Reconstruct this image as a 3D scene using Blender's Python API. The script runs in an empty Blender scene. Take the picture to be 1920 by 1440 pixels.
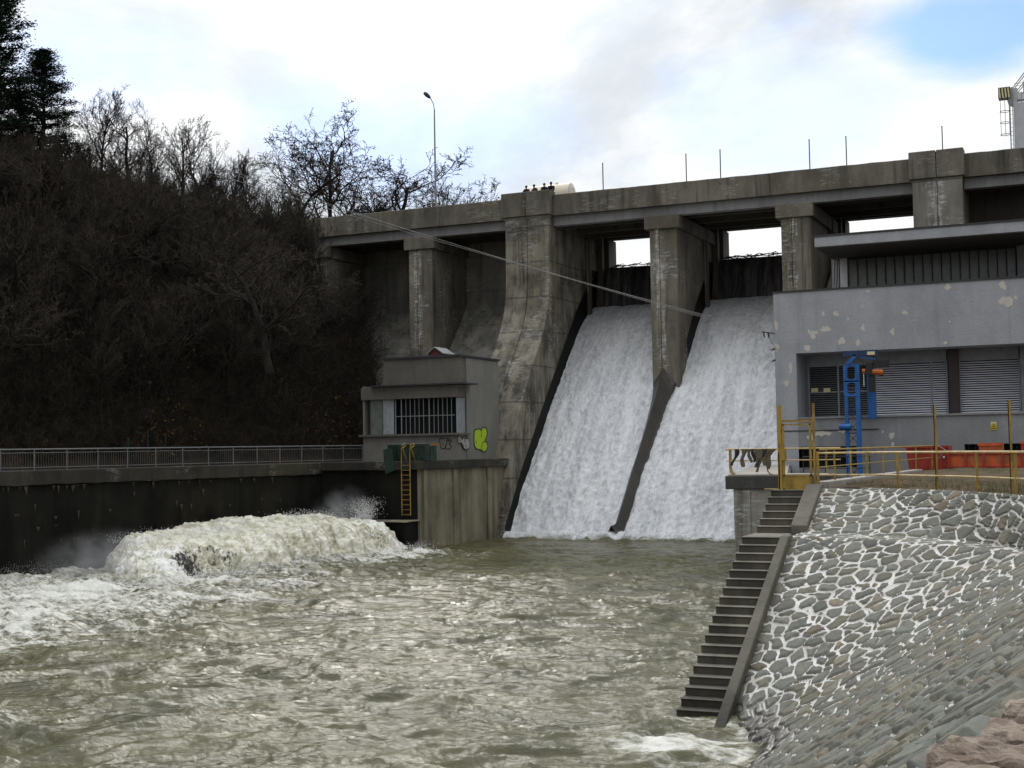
import bpy, bmesh, math, random
import numpy as np
from mathutils import Vector, Matrix

S = bpy.context.scene
COL = S.collection
random.seed(4)

# ------------------------------------------------------------------ survey frame
# X runs along the dam, Y points upstream, Z is height above the tail water
FPX, EYE = 2500.0, 6.2
TH, PT, RO = math.radians(23.8), math.atan(122 / FPX), math.radians(1.0)
_f0 = np.array([-math.sin(TH), math.cos(TH), 0]); _r0 = np.array([math.cos(TH), math.sin(TH), 0]); _u = np.array([0, 0, 1.0])
_fw = _f0 * math.cos(PT) + _u * math.sin(PT); _u0 = -_f0 * math.sin(PT) + _u * math.cos(PT)
CR = _r0 * math.cos(RO) - _u0 * math.sin(RO); CU = _u0 * math.cos(RO) + _r0 * math.sin(RO); CF = _fw
CC = np.array([0, 0, EYE])


def ray(x, y): return CF + CR * ((x - 960) / FPX) + CU * ((720 - y) / FPX)


def on_y(x, y, Y):
    d = ray(x, y); p = CC + d * (Y / d[1]); return p


def on_x(x, y, X):
    d = ray(x, y); return CC + d * (X / d[0])


def on_z(x, y, Z):
    d = ray(x, y); return CC + d * ((Z - EYE) / d[2])


# ------------------------------------------------------------------ noise
_rs = np.random.RandomState(7)
_perm = np.concatenate([_rs.permutation(256)] * 3)
_g3 = _rs.normal(size=(256, 3)); _g3 /= np.linalg.norm(_g3, axis=1)[:, None]


def perlin(x, y, z=0.0):
    x, y, z = np.broadcast_arrays(np.asarray(x, float), np.asarray(y, float), np.asarray(z, float))
    xi, yi, zi = np.floor(x).astype(int), np.floor(y).astype(int), np.floor(z).astype(int)
    xf, yf, zf = x - xi, y - yi, z - zi
    u, v, w = [t * t * t * (t * (t * 6 - 15) + 10) for t in (xf, yf, zf)]

    def g(i, j, k):
        h = _perm[_perm[_perm[(xi + i) & 255] + ((yi + j) & 255)] + ((zi + k) & 255)]
        q = _g3[h]
        return q[..., 0] * (xf - i) + q[..., 1] * (yf - j) + q[..., 2] * (zf - k)

    def L(a, b, t): return a + (b - a) * t
    return L(L(L(g(0, 0, 0), g(1, 0, 0), u), L(g(0, 1, 0), g(1, 1, 0), u), v),
             L(L(g(0, 0, 1), g(1, 0, 1), u), L(g(0, 1, 1), g(1, 1, 1), u), v), w) * 1.5


def fbm(x, y, z=0.0, o=4, gain=0.5):
    s, a, f = 0, 1.0, 1.0
    for i in range(o):
        s = s + a * perlin(x * f + 17.3 * i, y * f + 9.1 * i, np.asarray(z) * f + 3.7 * i); a *= gain; f *= 2.03
    return s


def sstep(a, b, x):
    t = np.clip((np.asarray(x, float) - a) / (b - a), 0, 1); return t * t * (3 - 2 * t)


# ------------------------------------------------------------------ node helper
class G:
    def __init__(self, name):
        self.m = bpy.data.materials.new(name); self.m.use_nodes = True
        self.nt = self.m.node_tree; self.nt.nodes.clear()
        self.out = self.n('ShaderNodeOutputMaterial'); self.b = self.n('ShaderNodeBsdfPrincipled')
        self.l(self.b.outputs[0], self.out.inputs[0])

    def n(self, t, **k):
        o = self.nt.nodes.new(t)
        for a, v in k.items(): setattr(o, a, v)
        return o

    def l(self, a, b): self.nt.links.new(a, b)

    def put(self, sock, v):
        if isinstance(v, bpy.types.NodeSocket): self.l(v, sock)
        elif v is not None:
            if hasattr(sock, 'default_value'):
                try: sock.default_value = v
                except Exception: sock.default_value = (v[0], v[1], v[2], 1)

    def pos(self, sc=(1, 1, 1), obj=False):
        g = self.n('ShaderNodeTexCoord').outputs['Object'] if obj else self.n('ShaderNodeNewGeometry').outputs['Position']
        v = self.n('ShaderNodeVectorMath', operation='MULTIPLY'); self.l(g, v.inputs[0]); v.inputs[1].default_value = sc
        return v.outputs[0]

    def noise(self, sc=(1, 1, 1), det=5, rough=0.55, dist=0.0, obj=False):
        t = self.n('ShaderNodeTexNoise'); self.l(self.pos(sc, obj), t.inputs['Vector'])
        t.inputs['Scale'].default_value = 1; t.inputs['Detail'].default_value = det
        t.inputs['Roughness'].default_value = rough; t.inputs['Distortion'].default_value = dist
        return t.outputs[0]

    def ramp(self, f, a, b, lo=0.0, hi=1.0):
        t = self.n('ShaderNodeMapRange'); t.interpolation_type = 'SMOOTHSTEP'
        self.put(t.inputs[0], f); t.inputs[1].default_value = a; t.inputs[2].default_value = b
        t.inputs[3].default_value = lo; t.inputs[4].default_value = hi
        return t.outputs[0]

    def math(self, op, a, b=0.0):
        t = self.n('ShaderNodeMath', operation=op); self.put(t.inputs[0], a); self.put(t.inputs[1], b); return t.outputs[0]

    def mix(self, f, a, b, mode='MIX'):
        t = self.n('ShaderNodeMix', data_type='RGBA', blend_type=mode)
        self.put(t.inputs[0], f); self.put(t.inputs[6], a); self.put(t.inputs[7], b); return t.outputs[2]

    def attr(self, nm): return self.n('ShaderNodeAttribute', attribute_name=nm)

    def bump(self, h, s=0.3, d=0.05):
        t = self.n('ShaderNodeBump'); self.l(h, t.inputs['Height']); t.inputs['Strength'].default_value = s
        t.inputs['Distance'].default_value = d; self.l(t.outputs[0], self.b.inputs['Normal'])

    def fin(self, col, rough=0.8, metal=0.0, spec=None):
        self.put(self.b.inputs['Base Color'], col); self.put(self.b.inputs['Roughness'], rough)
        self.b.inputs['Metallic'].default_value = metal
        if spec is not None: self.b.inputs['Specular IOR Level'].default_value = spec
        return self.m


def rgb(r, g, b): return (r, g, b, 1)


def concrete(name, base, dark, tide=False, **k_): return _concrete(name, base, dark, tide=tide, **k_)


def _concrete(name, base, dark, tide=False, white=0.0, streak=0.6, moss=0.0, boards=0.25, wet=0.85, mscale=1.0, joint=0.0, jz=2.4, crack=None, spec=None, crisp=.14):
    g = G(name)
    big = g.noise((.22 * mscale, .22 * mscale, .22 * mscale), 7, .62)
    med = g.noise((.9, .9, .7), 6, .6)
    stk = g.noise((1.7, 1.7, .09), 5, .6, .4)
    vert = g.noise((.75 * mscale, .75 * mscale, .16 * mscale), 7, .66, .3)
    c = g.mix(g.ramp(g.math('ADD', g.math('MULTIPLY', big, .5), g.math('MULTIPLY', vert, .5)), .5 - crisp, .5 + crisp), dark, base)
    c = g.mix(g.ramp(med, .35, .7, 0, .5), c, tuple(x * .62 for x in base[:3]) + (1,))
    c = g.mix(g.ramp(stk, .52, .72, 0, streak), c, tuple(x * .45 for x in dark[:3]) + (1,))
    if moss:
        c = g.mix(g.ramp(g.noise((.35, .35, .2), 6), .52, .68, 0, moss), c, rgb(.085, .075, .035))
    if joint:
        sx = g.n('ShaderNodeSeparateXYZ'); g.l(g.pos((1, 1, 1 / jz)), sx.inputs[0])
        fr = g.math('FRACT', sx.outputs[2]); d = g.math('ABSOLUTE', g.math('SUBTRACT', fr, .5))
        c = g.mix(g.math('MULTIPLY', g.ramp(d, .012 / jz * 2, .05 / jz * 2, 1, 0), joint), c, tuple(x * .3 for x in dark[:3]) + (1,))
    if white:
        h = g.noise((.9, .9, 4.5), 6, .7, 1.5); mk = g.noise((.45, .45, .22), 4, .55)
        w = g.math('MULTIPLY', g.ramp(h, .5, .62), g.ramp(mk, .5, .6, 0, white))
        c = g.mix(w, c, rgb(.55, .55, .53))
        v = g.noise((2.2, 2.2, .35), 5, .65)
        c = g.mix(g.math('MULTIPLY', g.ramp(v, .62, .7), g.ramp(big, .45, .6, 0, white * .8)), c, rgb(.5, .5, .48))
    if crack is not None:  # lime washed out of the expansion joint runs down both sides of it
        gx = g.n('ShaderNodeSeparateXYZ'); g.l(g.n('ShaderNodeTexCoord').outputs['Generated'], gx.inputs[0])
        dj = g.math('ABSOLUTE', g.math('SUBTRACT', gx.outputs[0], crack))
        band = g.math('ADD', g.ramp(dj, .04, .36, 1, 0), g.math('MULTIPLY', g.math('SUBTRACT', g.noise((1.1, 1.1, .5), 5, .6), .5), 1.5))
        tick = g.math('ADD', g.math('MULTIPLY', g.noise((1.0, 1.0, 4.5), 6, .72, 1.6), .5), g.math('MULTIPLY', g.noise((2.8, 2.8, .4), 6, .7, .8), .5))
        c = g.mix(g.math('MULTIPLY', g.ramp(band, .55, .95), g.ramp(tick, .47, .58)), c, rgb(.56, .56, .54))
    if tide:  # wet, weedy band where the river laps
        tz = g.n('ShaderNodeSeparateXYZ'); g.l(g.pos(), tz.inputs[0])
        c = g.mix(g.ramp(g.math('ADD', tz.outputs[2], g.math('MULTIPLY', g.noise((1.5, 1.5, 1.5), 4), .7)), .45, 1.7, .88, 0), c, rgb(.018, .018, .011))
    fine = g.noise((7, 7, 7), 6, .65)
    c = g.mix(g.ramp(fine, .3, .75, 0, .35), c, tuple(x * .55 for x in base[:3]) + (1,))
    bd = g.noise((.3, .3, 9), 2, .5)
    g.bump(g.math('ADD', fine, g.math('MULTIPLY', bd, boards)), .35, .06)
    return g.fin(c, wet, 0.0, spec)


def paint(name, col, rough=.5, var=.25, rust=0.0, metal=0.0, sc=3.0):
    g = G(name)
    n1 = g.noise((sc, sc, sc * .6), 5, .6)
    c = g.mix(g.ramp(n1, .35, .7), col, tuple(x * (1 - var) for x in col[:3]) + (1,))
    if rust: c = g.mix(g.ramp(g.noise((5, 5, 3), 6, .7), .58, .68, 0, rust), c, rgb(.13, .06, .03))
    g.bump(g.noise((20, 20, 20), 3), .1, .01)
    return g.fin(c, rough, metal)


M = {}
M['parapet'] = concrete('parapet_concrete', rgb(.235, .212, .172), rgb(.06, .054, .043), white=.35, moss=.4, streak=.85, crisp=.12)
M['beam'] = concrete('beam_concrete', rgb(.30, .305, .30), rgb(.20, .20, .195), streak=.4, white=.15)
M['pier'] = concrete('pier_concrete', rgb(.275, .247, .20), rgb(.065, .058, .046), white=.6, moss=.55, crack=.36, streak=.85, crisp=.12)
M['pierwide'] = concrete('wide_pier_concrete', rgb(.30, .272, .215), rgb(.036, .032, .026), white=.45, moss=.6, crisp=.09, joint=.6, jz=2.75, mscale=1.7, streak=.85)
M['pierstain'] = concrete('stained_pier_concrete', rgb(.30, .28, .24), rgb(.10, .09, .075), white=1.5, moss=.2, crack=.45)
M['face'] = concrete('dam_face_concrete', rgb(.31, .30, .26), rgb(.10, .098, .088), white=.35, streak=.85, crisp=.12, joint=.3, jz=3.0)
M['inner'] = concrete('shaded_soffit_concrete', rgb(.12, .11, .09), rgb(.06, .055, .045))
M['wet'] = concrete('wet_black_concrete', rgb(.008, .008, .007), rgb(.003, .003, .003), wet=.6, spec=.15)
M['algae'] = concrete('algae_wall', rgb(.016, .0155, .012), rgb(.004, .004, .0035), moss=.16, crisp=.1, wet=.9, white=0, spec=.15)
M['coping'] = concrete('mossy_coping', rgb(.040, .036, .026), rgb(.008, .0078, .006), white=.3, moss=.5, crisp=.10)
M['block'] = concrete('abutment_concrete', rgb(.33, .295, .205), rgb(.075, .067, .048), streak=.9, moss=.5, crisp=.12)
M['divider'] = concrete('wet_divider_concrete', rgb(.075, .069, .058), rgb(.025, .023, .02), wet=.45)
M['house'] = concrete('house_render', rgb(.27, .26, .235), rgb(.20, .195, .175), streak=.25, boards=0)
M['housedark'] = concrete('house_render_dark', rgb(.17, .158, .135), rgb(.115, .105, .09), streak=.4, boards=0)  # darker tone of the house render for upper wall, lintel and sill
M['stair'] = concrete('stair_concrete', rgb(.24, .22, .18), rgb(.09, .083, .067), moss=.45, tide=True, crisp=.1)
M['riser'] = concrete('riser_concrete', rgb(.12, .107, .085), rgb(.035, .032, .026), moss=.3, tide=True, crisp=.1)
M['cheek'] = concrete('cheek_concrete', rgb(.17, .158, .125), rgb(.075, .07, .054), moss=.5, tide=True)
M['slab'] = concrete('slab_concrete', rgb(.085, .082, .075), rgb(.045, .043, .04), white=.1)
M['slabtop'] = concrete('pale_screed', rgb(.40, .37, .33), rgb(.28, .26, .23), streak=.2)
M['plinth'] = concrete('training_wall_concrete', rgb(.44, .43, .40), rgb(.17, .16, .13), white=.9, streak=.9, moss=.2)
M['grey'] = concrete('grey_painted_render', rgb(.45, .463, .495), rgb(.375, .388, .418), streak=.28, boards=0)
M['greydirty'] = concrete('dirty_grey_render', rgb(.33, .335, .35), rgb(.24, .243, .25), streak=.3, boards=0)
M['peel'] = paint('bare_plaster', rgb(.62, .585, .53), .9, .12)
M['darkedge'] = paint('dark_flashing', rgb(.04, .04, .045), .6)
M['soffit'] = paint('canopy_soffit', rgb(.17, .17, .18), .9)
M['frame'] = paint('window_frame_metal', rgb(.28, .29, .32), .5)
M['slat'] = paint('louvre_aluminium', rgb(.80, .83, .90), .45, .06)
M['slatdim'] = paint('dull_louvre', rgb(.16, .165, .175), .5)
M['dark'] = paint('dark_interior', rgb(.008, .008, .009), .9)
M['brown'] = paint('brown_steel', rgb(.04, .022, .022), .5)
M['blue'] = paint('blue_enamel', rgb(.016, .13, .42), .4, .35)
M['bluedark'] = paint('dark_blue_enamel', rgb(.012, .04, .12), .4)
M['yellow'] = paint('yellow_paint', rgb(.38, .245, .04), .55, .5, rust=.75)
M['palebar'] = paint('worn_yellow_top_rail', rgb(.62, .46, .20), .5, .4, rust=.35, sc=8)
M['red'] = paint('red_enamel', rgb(.38, .032, .018), .55, .5, rust=.5)
M['orange'] = paint('orange_enamel', rgb(.60, .105, .022), .55, .45, rust=.4)
M['orangefade'] = paint('faded_orange', rgb(.42, .12, .04), .6, .35)
M['hoist'] = paint('hoist_orange', rgb(.50, .12, .01), .45)
M['black'] = paint('black_metal', rgb(.012, .012, .012), .5)
M['galv'] = paint('galvanised_steel', rgb(.27, .28, .29), .45, .2, metal=.0)
M['raildim'] = paint('weathered_rail', rgb(.16, .165, .17), .5, .2)
M['galvdark'] = paint('dull_galvanised', rgb(.10, .105, .105), .6, .2)
M['white'] = paint('white_paint', rgb(.72, .72, .74), .5, .1)
M['craneg'] = paint('crane_grey', rgb(.55, .56, .60), .5, .1)
M['navy'] = paint('navy_paint', rgb(.015, .03, .14), .4)
M['cream'] = paint('cream_enamel', rgb(.74, .68, .54), .45, .08)
M['rubber'] = paint('tyre_rubber', rgb(.02, .02, .02), .8)
M['signy'] = paint('sign_yellow', rgb(.62, .50, .02), .5, .1)
M['label'] = paint('pale_yellow_plate', rgb(.72, .68, .36), .5, .1)
M['redroof'] = paint('red_boards', rgb(.13, .022, .02), .7)
M['greyroof'] = paint('zinc_sheet', rgb(.33, .34, .34), .5)
M['tarp'] = paint('dark_green_tarpaulin', rgb(.012, .032, .022), .6, .5)
M['green'] = paint('green_fence_paint', rgb(.01, .05, .04), .5)
M['lime'] = paint('lime_spray_paint', rgb(.42, .60, .01), .6, .05)
M['ink'] = paint('black_spray_paint', rgb(.02, .02, .02), .7)
M['silver'] = paint('pale_spray_paint', rgb(.36, .355, .34), .6)
M['rag'] = paint('weathered_rag', rgb(.16, .135, .085), .95, .4)
M['ragdark'] = paint('dark_rag', rgb(.04, .037, .035), .95, .4)
M['cable'] = paint('bare_cable', rgb(.24, .235, .225), .6)
M['skin'] = paint('skin', rgb(.42, .24, .17), .6)
M['cloth1'] = paint('maroon_jacket', rgb(.035, .008, .008), .9)
M['cloth2'] = paint('black_jacket', rgb(.012, .012, .015), .9)
M['cloth3'] = paint('navy_jacket', rgb(.02, .022, .04), .9)
M['hair'] = paint('dark_hair', rgb(.012, .009, .007), .8)
M['wood'] = paint('wet_driftwood', rgb(.035, .028, .02), .9)
M['panel'] = paint('corrugated_panel', rgb(.36, .38, .40), .6)
M['glassgreen'] = paint('wired_glass', rgb(.19, .21, .185), .25)


def bark_mat(name, a, b):
    g = G(name)
    return g.fin(g.mix(g.ramp(g.noise((3, 3, 1), 4, obj=True), .35, .65), a, b), .95, spec=.1)


M['bark'] = bark_mat('bare_bark', rgb(.034, .029, .025), rgb(.018, .0155, .0135))
M['twig'] = bark_mat('bare_twigs', rgb(.072, .061, .050), rgb(.040, .034, .028))
M['brush'] = bark_mat('brush_stems', rgb(.058, .048, .037), rgb(.023, .0195, .0155))
M['seed'] = bark_mat('dry_seed_pods', rgb(.06, .042, .03), rgb(.03, .022, .017))
M['needle'] = bark_mat('pine_needles', rgb(.020, .036, .022), rgb(.010, .018, .012))
M['ivy'] = bark_mat('evergreen_leaves', rgb(.020, .026, .012), rgb(.010, .013, .007))
M['dryleaf'] = bark_mat('dry_leaves', rgb(.115, .08, .032), rgb(.05, .034, .016))

g = G('forest_floor')
M['hill'] = g.fin(g.mix(g.ramp(g.noise((.5, .5, .5), 7, .7), .35, .7), rgb(.016, .013, .0095), rgb(.036, .027, .019)), .98, spec=.1)
g = G('earth')
_c = g.mix(g.ramp(g.noise((.5, .8, .5), 6, .65), .38, .62), rgb(.13, .09, .056), rgb(.066, .058, .026))
_c = g.mix(g.ramp(g.noise((3, 5, 3), 5, .7), .4, .75, 0, .7), _c, rgb(.04, .03, .018))
g.bump(g.noise((4, 6, 4), 6, .7), .8, .1)
M['earth'] = g.fin(_c, .97, spec=.2)
g = G('path_gravel')
M['path'] = g.fin(g.mix(g.noise((3, 3, 3), 5), rgb(.035, .028, .022), rgb(.06, .05, .042)), .95)

# stone revetment: colours per stone come from the mesh, the grain from noise
g = G('rubble_stone')
_a = g.attr('tone'); _ed = g.attr('edge'); _wm = g.attr('width')
_gr = g.noise((9, 9, 9), 6, .65); _g2 = g.noise((2.2, 2.2, 6), 5, .6)
_st = g.mix(g.ramp(_gr, .3, .75, 0, .55), _a.outputs['Color'], rgb(.065, .064, .055))
_st = g.mix(g.ramp(_g2, .55, .75, 0, .5), _st, rgb(.20, .185, .12))
_mc = g.mix(g.ramp(g.noise((1.2, 1.2, 1.2), 5), .35, .7), rgb(.68, .67, .645), rgb(.44, .42, .385))
_e2 = g.math('ADD', _ed.outputs['Fac'], g.math('MULTIPLY', g.math('SUBTRACT', g.noise((16, 16, 16), 4, .6), .5), .045))
_e2 = g.math('DIVIDE', _e2, _wm.outputs['Fac'])
_rim = g.ramp(_e2, 1.0, 1.35, .55, 0)
_st = g.mix(_rim, _st, rgb(.04, .04, .034))
_c = g.mix(g.ramp(_e2, .92, 1.06, 1, 0), _st, _mc)
# wet dark foot of the bank
_sx = g.n('ShaderNodeSeparateXYZ'); g.l(g.pos(), _sx.inputs[0])
_w = g.ramp(g.math('ADD', _sx.outputs[2], g.math('MULTIPLY', g.noise((.8, .8, .8), 4), .5)), .45, 1.05, .85, 0)
_c = g.mix(_w, _c, rgb(.035, .033, .026))
g.bump(_gr, .5, .03)
M['stone'] = g.fin(_c, g.ramp(_w, 0, .7, .85, .3))
g = G('pink_granite')
_c = g.mix(g.ramp(g.noise((3, 3, 3), 6, .6), .35, .65), rgb(.37, .30, .235), rgb(.22, .165, .13))
_c = g.mix(g.ramp(g.noise((26, 26, 26), 3, .7), .5, .7, 0, .6), _c, rgb(.45, .40, .35))
_c = g.mix(g.ramp(g.noise((2.2, 5, 8), 7, .75, .8), .53, .62, 0, .85), _c, rgb(.075, .05, .037))
g.bump(g.noise((14, 14, 14), 7, .75), .9, .04)
M['granite'] = g.fin(_c, .9)
M['mortar'] = concrete('pale_mortar', rgb(.60, .585, .56), rgb(.46, .44, .41), streak=.1, boards=0)


def water_mat():
    g = G('river_water')
    fo = g.attr('foam').outputs['Fac']
    n1 = g.noise((1.0, 2.6, 1), 8, .68, .8); n2 = g.noise((5, 9, 5), 5, .65)
    f = g.math('ADD', fo, g.math('MULTIPLY', g.math('SUBTRACT', n1, .5), 1.6))
    f = g.math('ADD', f, g.math('MULTIPLY', g.math('SUBTRACT', n2, .5), .7))
    f = g.ramp(f, .38, .92)
    base = g.mix(g.ramp(g.noise((.25, .4, 1), 5), .35, .7), rgb(.080, .075, .036), rgb(.046, .044, .022))
    g.put(g.b.inputs['Base Color'], base); g.b.inputs['Roughness'].default_value = .17
    g.b.inputs['IOR'].default_value = 1.33
    bn = g.n('ShaderNodeBump'); g.l(g.math('ADD', g.noise((2.6, 4.4, 3), 5, .55, .6), g.math('MULTIPLY', g.noise((7, 15, 9), 5, .65), .34)), bn.inputs['Height'])
    bn.inputs['Strength'].default_value = .5; bn.inputs['Distance'].default_value = .10
    g.l(bn.outputs[0], g.b.inputs['Normal'])
    fb = g.n('ShaderNodeBsdfPrincipled')
    g.put(fb.inputs['Base Color'], g.mix(g.noise((2, 3, 2), 5), rgb(.52, .51, .44), rgb(.80, .80, .76))); fb.inputs['Roughness'].default_value = .7
    g.l(bn.outputs[0], fb.inputs['Normal'])
    db = g.n('ShaderNodeBsdfDiffuse'); g.put(db.inputs['Color'], g.mix(.0, g.mix(g.ramp(g.noise((.25, .4, 1), 5), .35, .7), rgb(.22, .213, .12), rgb(.13, .127, .07)), rgb(0, 0, 0))); g.l(bn.outputs[0], db.inputs['Normal'])
    m0 = g.n('ShaderNodeMixShader'); m0.inputs[0].default_value = .18; g.l(g.b.outputs[0], m0.inputs[1]); g.l(db.outputs[0], m0.inputs[2])  # silt scattering under the skin
    mx = g.n('ShaderNodeMixShader'); g.l(f, mx.inputs[0]); g.l(m0.outputs[0], mx.inputs[1]); g.l(fb.outputs[0], mx.inputs[2])
    g.l(mx.outputs[0], g.out.inputs[0])
    return g.m


def fall_mat(name, lo, hi, sc, a=.32, b=.7, rough=.65):
    g = G(name)
    n1 = g.noise(sc, 7, .66, .5); n2 = g.noise(tuple(x * 4 for x in sc), 5, .65); n3 = g.noise((sc[0] * .42, sc[1] * .09, sc[2] * .09), 5, .6, .3)
    f = g.ramp(g.math('ADD', g.math('ADD', g.math('MULTIPLY', n1, .40), g.math('MULTIPLY', n2, .25)), g.math('MULTIPLY', n3, .35)), a, b)
    c = g.mix(f, lo, hi)
    g.bump(g.math('ADD', n1, g.math('MULTIPLY', n2, .5)), .8, .15)
    return g.fin(c, rough)


M['water'] = water_mat()
M['fall'] = fall_mat('white_water', rgb(.47, .49, .52), rgb(.87, .88, .90), (3.6, 1.9, 1.9), .36, .60)
M['curtain'] = fall_mat('dark_curtain_water', rgb(.010, .010, .011), rgb(.26, .26, .26), (4.5, 2, .22), .42, .74, .4)
M['lake'] = fall_mat('lake_water', rgb(.05, .06, .05), rgb(.06, .07, .06), (1, 1, 1), .3, .7, .1)
g = G('brown_froth')
_f = g.attr('foam').outputs['Fac']
_n = g.noise((1.2, 1.2, .8), 8, .66, .8); _n2 = g.noise((6, 6, 2.2), 6, .66)
_fl = g.attr('flow').outputs['Fac']
_c = g.mix(g.ramp(g.math('ADD', g.math('ADD', g.math('MULTIPLY', _n, .30), g.math('MULTIPLY', _n2, .22)), g.math('MULTIPLY', _fl, .48)), .36, .62), rgb(.42, .40, .28), rgb(.76, .74, .64))
_c = g.mix(g.ramp(g.math('ADD', _f, g.math('MULTIPLY', g.math('SUBTRACT', _n2, .5), 1.6)), .35, .8), _c, rgb(.86, .86, .83))
_d = g.attr('thin').outputs['Fac']
_c = g.mix(g.ramp(g.math('ADD', _d, g.math('MULTIPLY', g.math('SUBTRACT', g.noise((6, 6, 1.2), 5, .7), .5), 2.2)), .35, .65), _c, rgb(.03, .03, .026))
g.bump(g.math('ADD', _n, _fl), .4, .2)
M['froth'] = g.fin(_c, .6)
g = G('spray_drops')
M['spray'] = g.fin(rgb(.72, .72, .70), .6)


# ------------------------------------------------------------------ mesh helper
class MB:
    def __init__(self): self.v = []; self.f = []

    def add(self, v, f):
        o = len(self.v); self.v += [tuple(map(float, p)) for p in v]; self.f += [tuple(i + o for i in q) for q in f]; return self

    def box(self, x0, x1, y0, y1, z0, z1):
        return self.add([(x0, y0, z0), (x1, y0, z0), (x1, y1, z0), (x0, y1, z0), (x0, y0, z1), (x1, y0, z1), (x1, y1, z1), (x0, y1, z1)],
                        [(0, 3, 2, 1), (4, 5, 6, 7), (0, 1, 5, 4), (1, 2, 6, 5), (2, 3, 7, 6), (3, 0, 4, 7)])

    def prism(self, pts, d):  # planar polygon swept by vector d
        n = len(pts); d = np.array(d, float); a = [np.array(p, float) for p in pts]
        return self.add(a + [p + d for p in a], [tuple(range(n))[::-1], tuple(range(n, 2 * n))] + [(i, (i + 1) % n, n + (i + 1) % n, n + i) for i in range(n)])

    def yz(self, prof, x0, x1): return self.prism([(x0, y, z) for y, z in prof], (x1 - x0, 0, 0))

    def xy(self, poly, z0, z1): return self.prism([(x, y, z0) for x, y in poly], (0, 0, z1 - z0))

    def tube(self, pts, r, n=6, cap=True):
        pts = [np.array(p, float) for p in pts]; k = len(pts); o = len(self.v); rr = r if hasattr(r, '__len__') else [r] * k
        for i, p in enumerate(pts):
            t = pts[min(i + 1, k - 1)] - pts[max(i - 1, 0)]; t = t / (np.linalg.norm(t) + 1e-9)
            a = np.cross(t, (0, 0, 1.0));
            if np.linalg.norm(a) < .05: a = np.cross(t, (1.0, 0, 0))
            a /= np.linalg.norm(a); b = np.cross(t, a)
            for j in range(n):
                q = 2 * math.pi * (j + .5) / n; self.v.append(tuple(p + (a * math.cos(q) + b * math.sin(q)) * rr[i]))
        for i in range(k - 1):
            for j in range(n):
                self.f.append((o + i * n + j, o + i * n + (j + 1) % n, o + (i + 1) * n + (j + 1) % n, o + (i + 1) * n + j))
        if cap: self.f.append(tuple(o + j for j in range(n))[::-1]); self.f.append(tuple(o + (k - 1) * n + j for j in range(n)))
        return self

    def bar(self, a, b, w, h=None):  # square bar
        return self.tube([a, b], (w if h is None else w) * .7071, 4)

    def ball(self, c, r, n=8, m=6):
        vs, fs = [], []
        r = r if hasattr(r, '__len__') else (r, r, r)
        for i in range(m + 1):
            ph = math.pi * i / m
            for j in range(n):
                q = 2 * math.pi * j / n; vs.append((c[0] + r[0] * math.sin(ph) * math.cos(q), c[1] + r[1] * math.sin(ph) * math.sin(q), c[2] + r[2] * math.cos(ph)))
        for i in range(m):
            for j in range(n): fs.append((i * n + j, (i + 1) * n + j, (i + 1) * n + (j + 1) % n, i * n + (j + 1) % n))
        return self.add(vs, fs)

    def build(self, name, mat, parent=None, smooth=False, label=None, bevel=0.0):
        me = bpy.data.meshes.new(name); me.from_pydata(self.v, [], self.f); me.update()
        bm = bmesh.new(); bm.from_mesh(me); bmesh.ops.recalc_face_normals(bm, faces=bm.faces); bm.to_mesh(me); bm.free()
        return link(name, me, mat, parent, smooth, label, bevel)


def link(name, me, mat, parent=None, smooth=False, label=None, bevel=0.0, local=False):
    o = bpy.data.objects.new(name, me); COL.objects.link(o)
    if mat: me.materials.append(M[mat] if isinstance(mat, str) else mat)
    if smooth: me.polygons.foreach_set('use_smooth', [True] * len(me.polygons))
    if parent:
        o.parent = parent
        if parent.type == 'EMPTY' and not local: o.location = -parent.location
    if label: o['label'] = label
    if bevel:
        b = o.modifiers.new('edge', 'BEVEL'); b.width = bevel; b.segments = 2; b.limit_method = 'ANGLE'
    return o


def npmesh(name, V, F, attrs=None):
    """V (n,3), F (m,k) -> mesh, fast; attrs: name -> per point floats or colours"""
    me = bpy.data.meshes.new(name); V = np.ascontiguousarray(V, np.float32); F = np.ascontiguousarray(F, np.int32)
    m, k = F.shape
    me.vertices.add(len(V)); me.vertices.foreach_set('co', V.ravel())
    me.loops.add(m * k); me.loops.foreach_set('vertex_index', F.ravel())
    me.polygons.add(m); me.polygons.foreach_set('loop_start', np.arange(0, m * k, k, dtype=np.int32))
    me.polygons.foreach_set('loop_total', np.full(m, k, np.int32)) if bpy.app.version < (4, 1, 0) else None
    me.update(calc_edges=True)
    for nm, a in (attrs or {}).items():
        a = np.asarray(a, np.float32)
        if a.ndim == 1: me.attributes.new(nm, 'FLOAT', 'POINT').data.foreach_set('value', a)
        else: me.attributes.new(nm, 'FLOAT_COLOR', 'POINT').data.foreach_set('color', np.c_[a, np.ones(len(a))].astype(np.float32).ravel())
    return me


def gridfaces(nr, nc):
    i = np.arange(nr - 1)[:, None] * nc + np.arange(nc - 1)[None]
    return np.stack([i, i + 1, i + nc + 1, i + nc], -1).reshape(-1, 4)


def thing(name, label, cat, loc=(0, 0, 0), group=None, kind=None):
    o = bpy.data.objects.new(name, None); COL.objects.link(o); o.location = loc; o.empty_display_size = .3
    tag(o, label, cat, group, kind); return o


def tag(o, label=None, cat=None, group=None, kind=None):
    if label: o['label'] = label
    if cat: o['category'] = cat
    if group: o['group'] = group
    if kind: o['kind'] = kind
    return o

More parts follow.
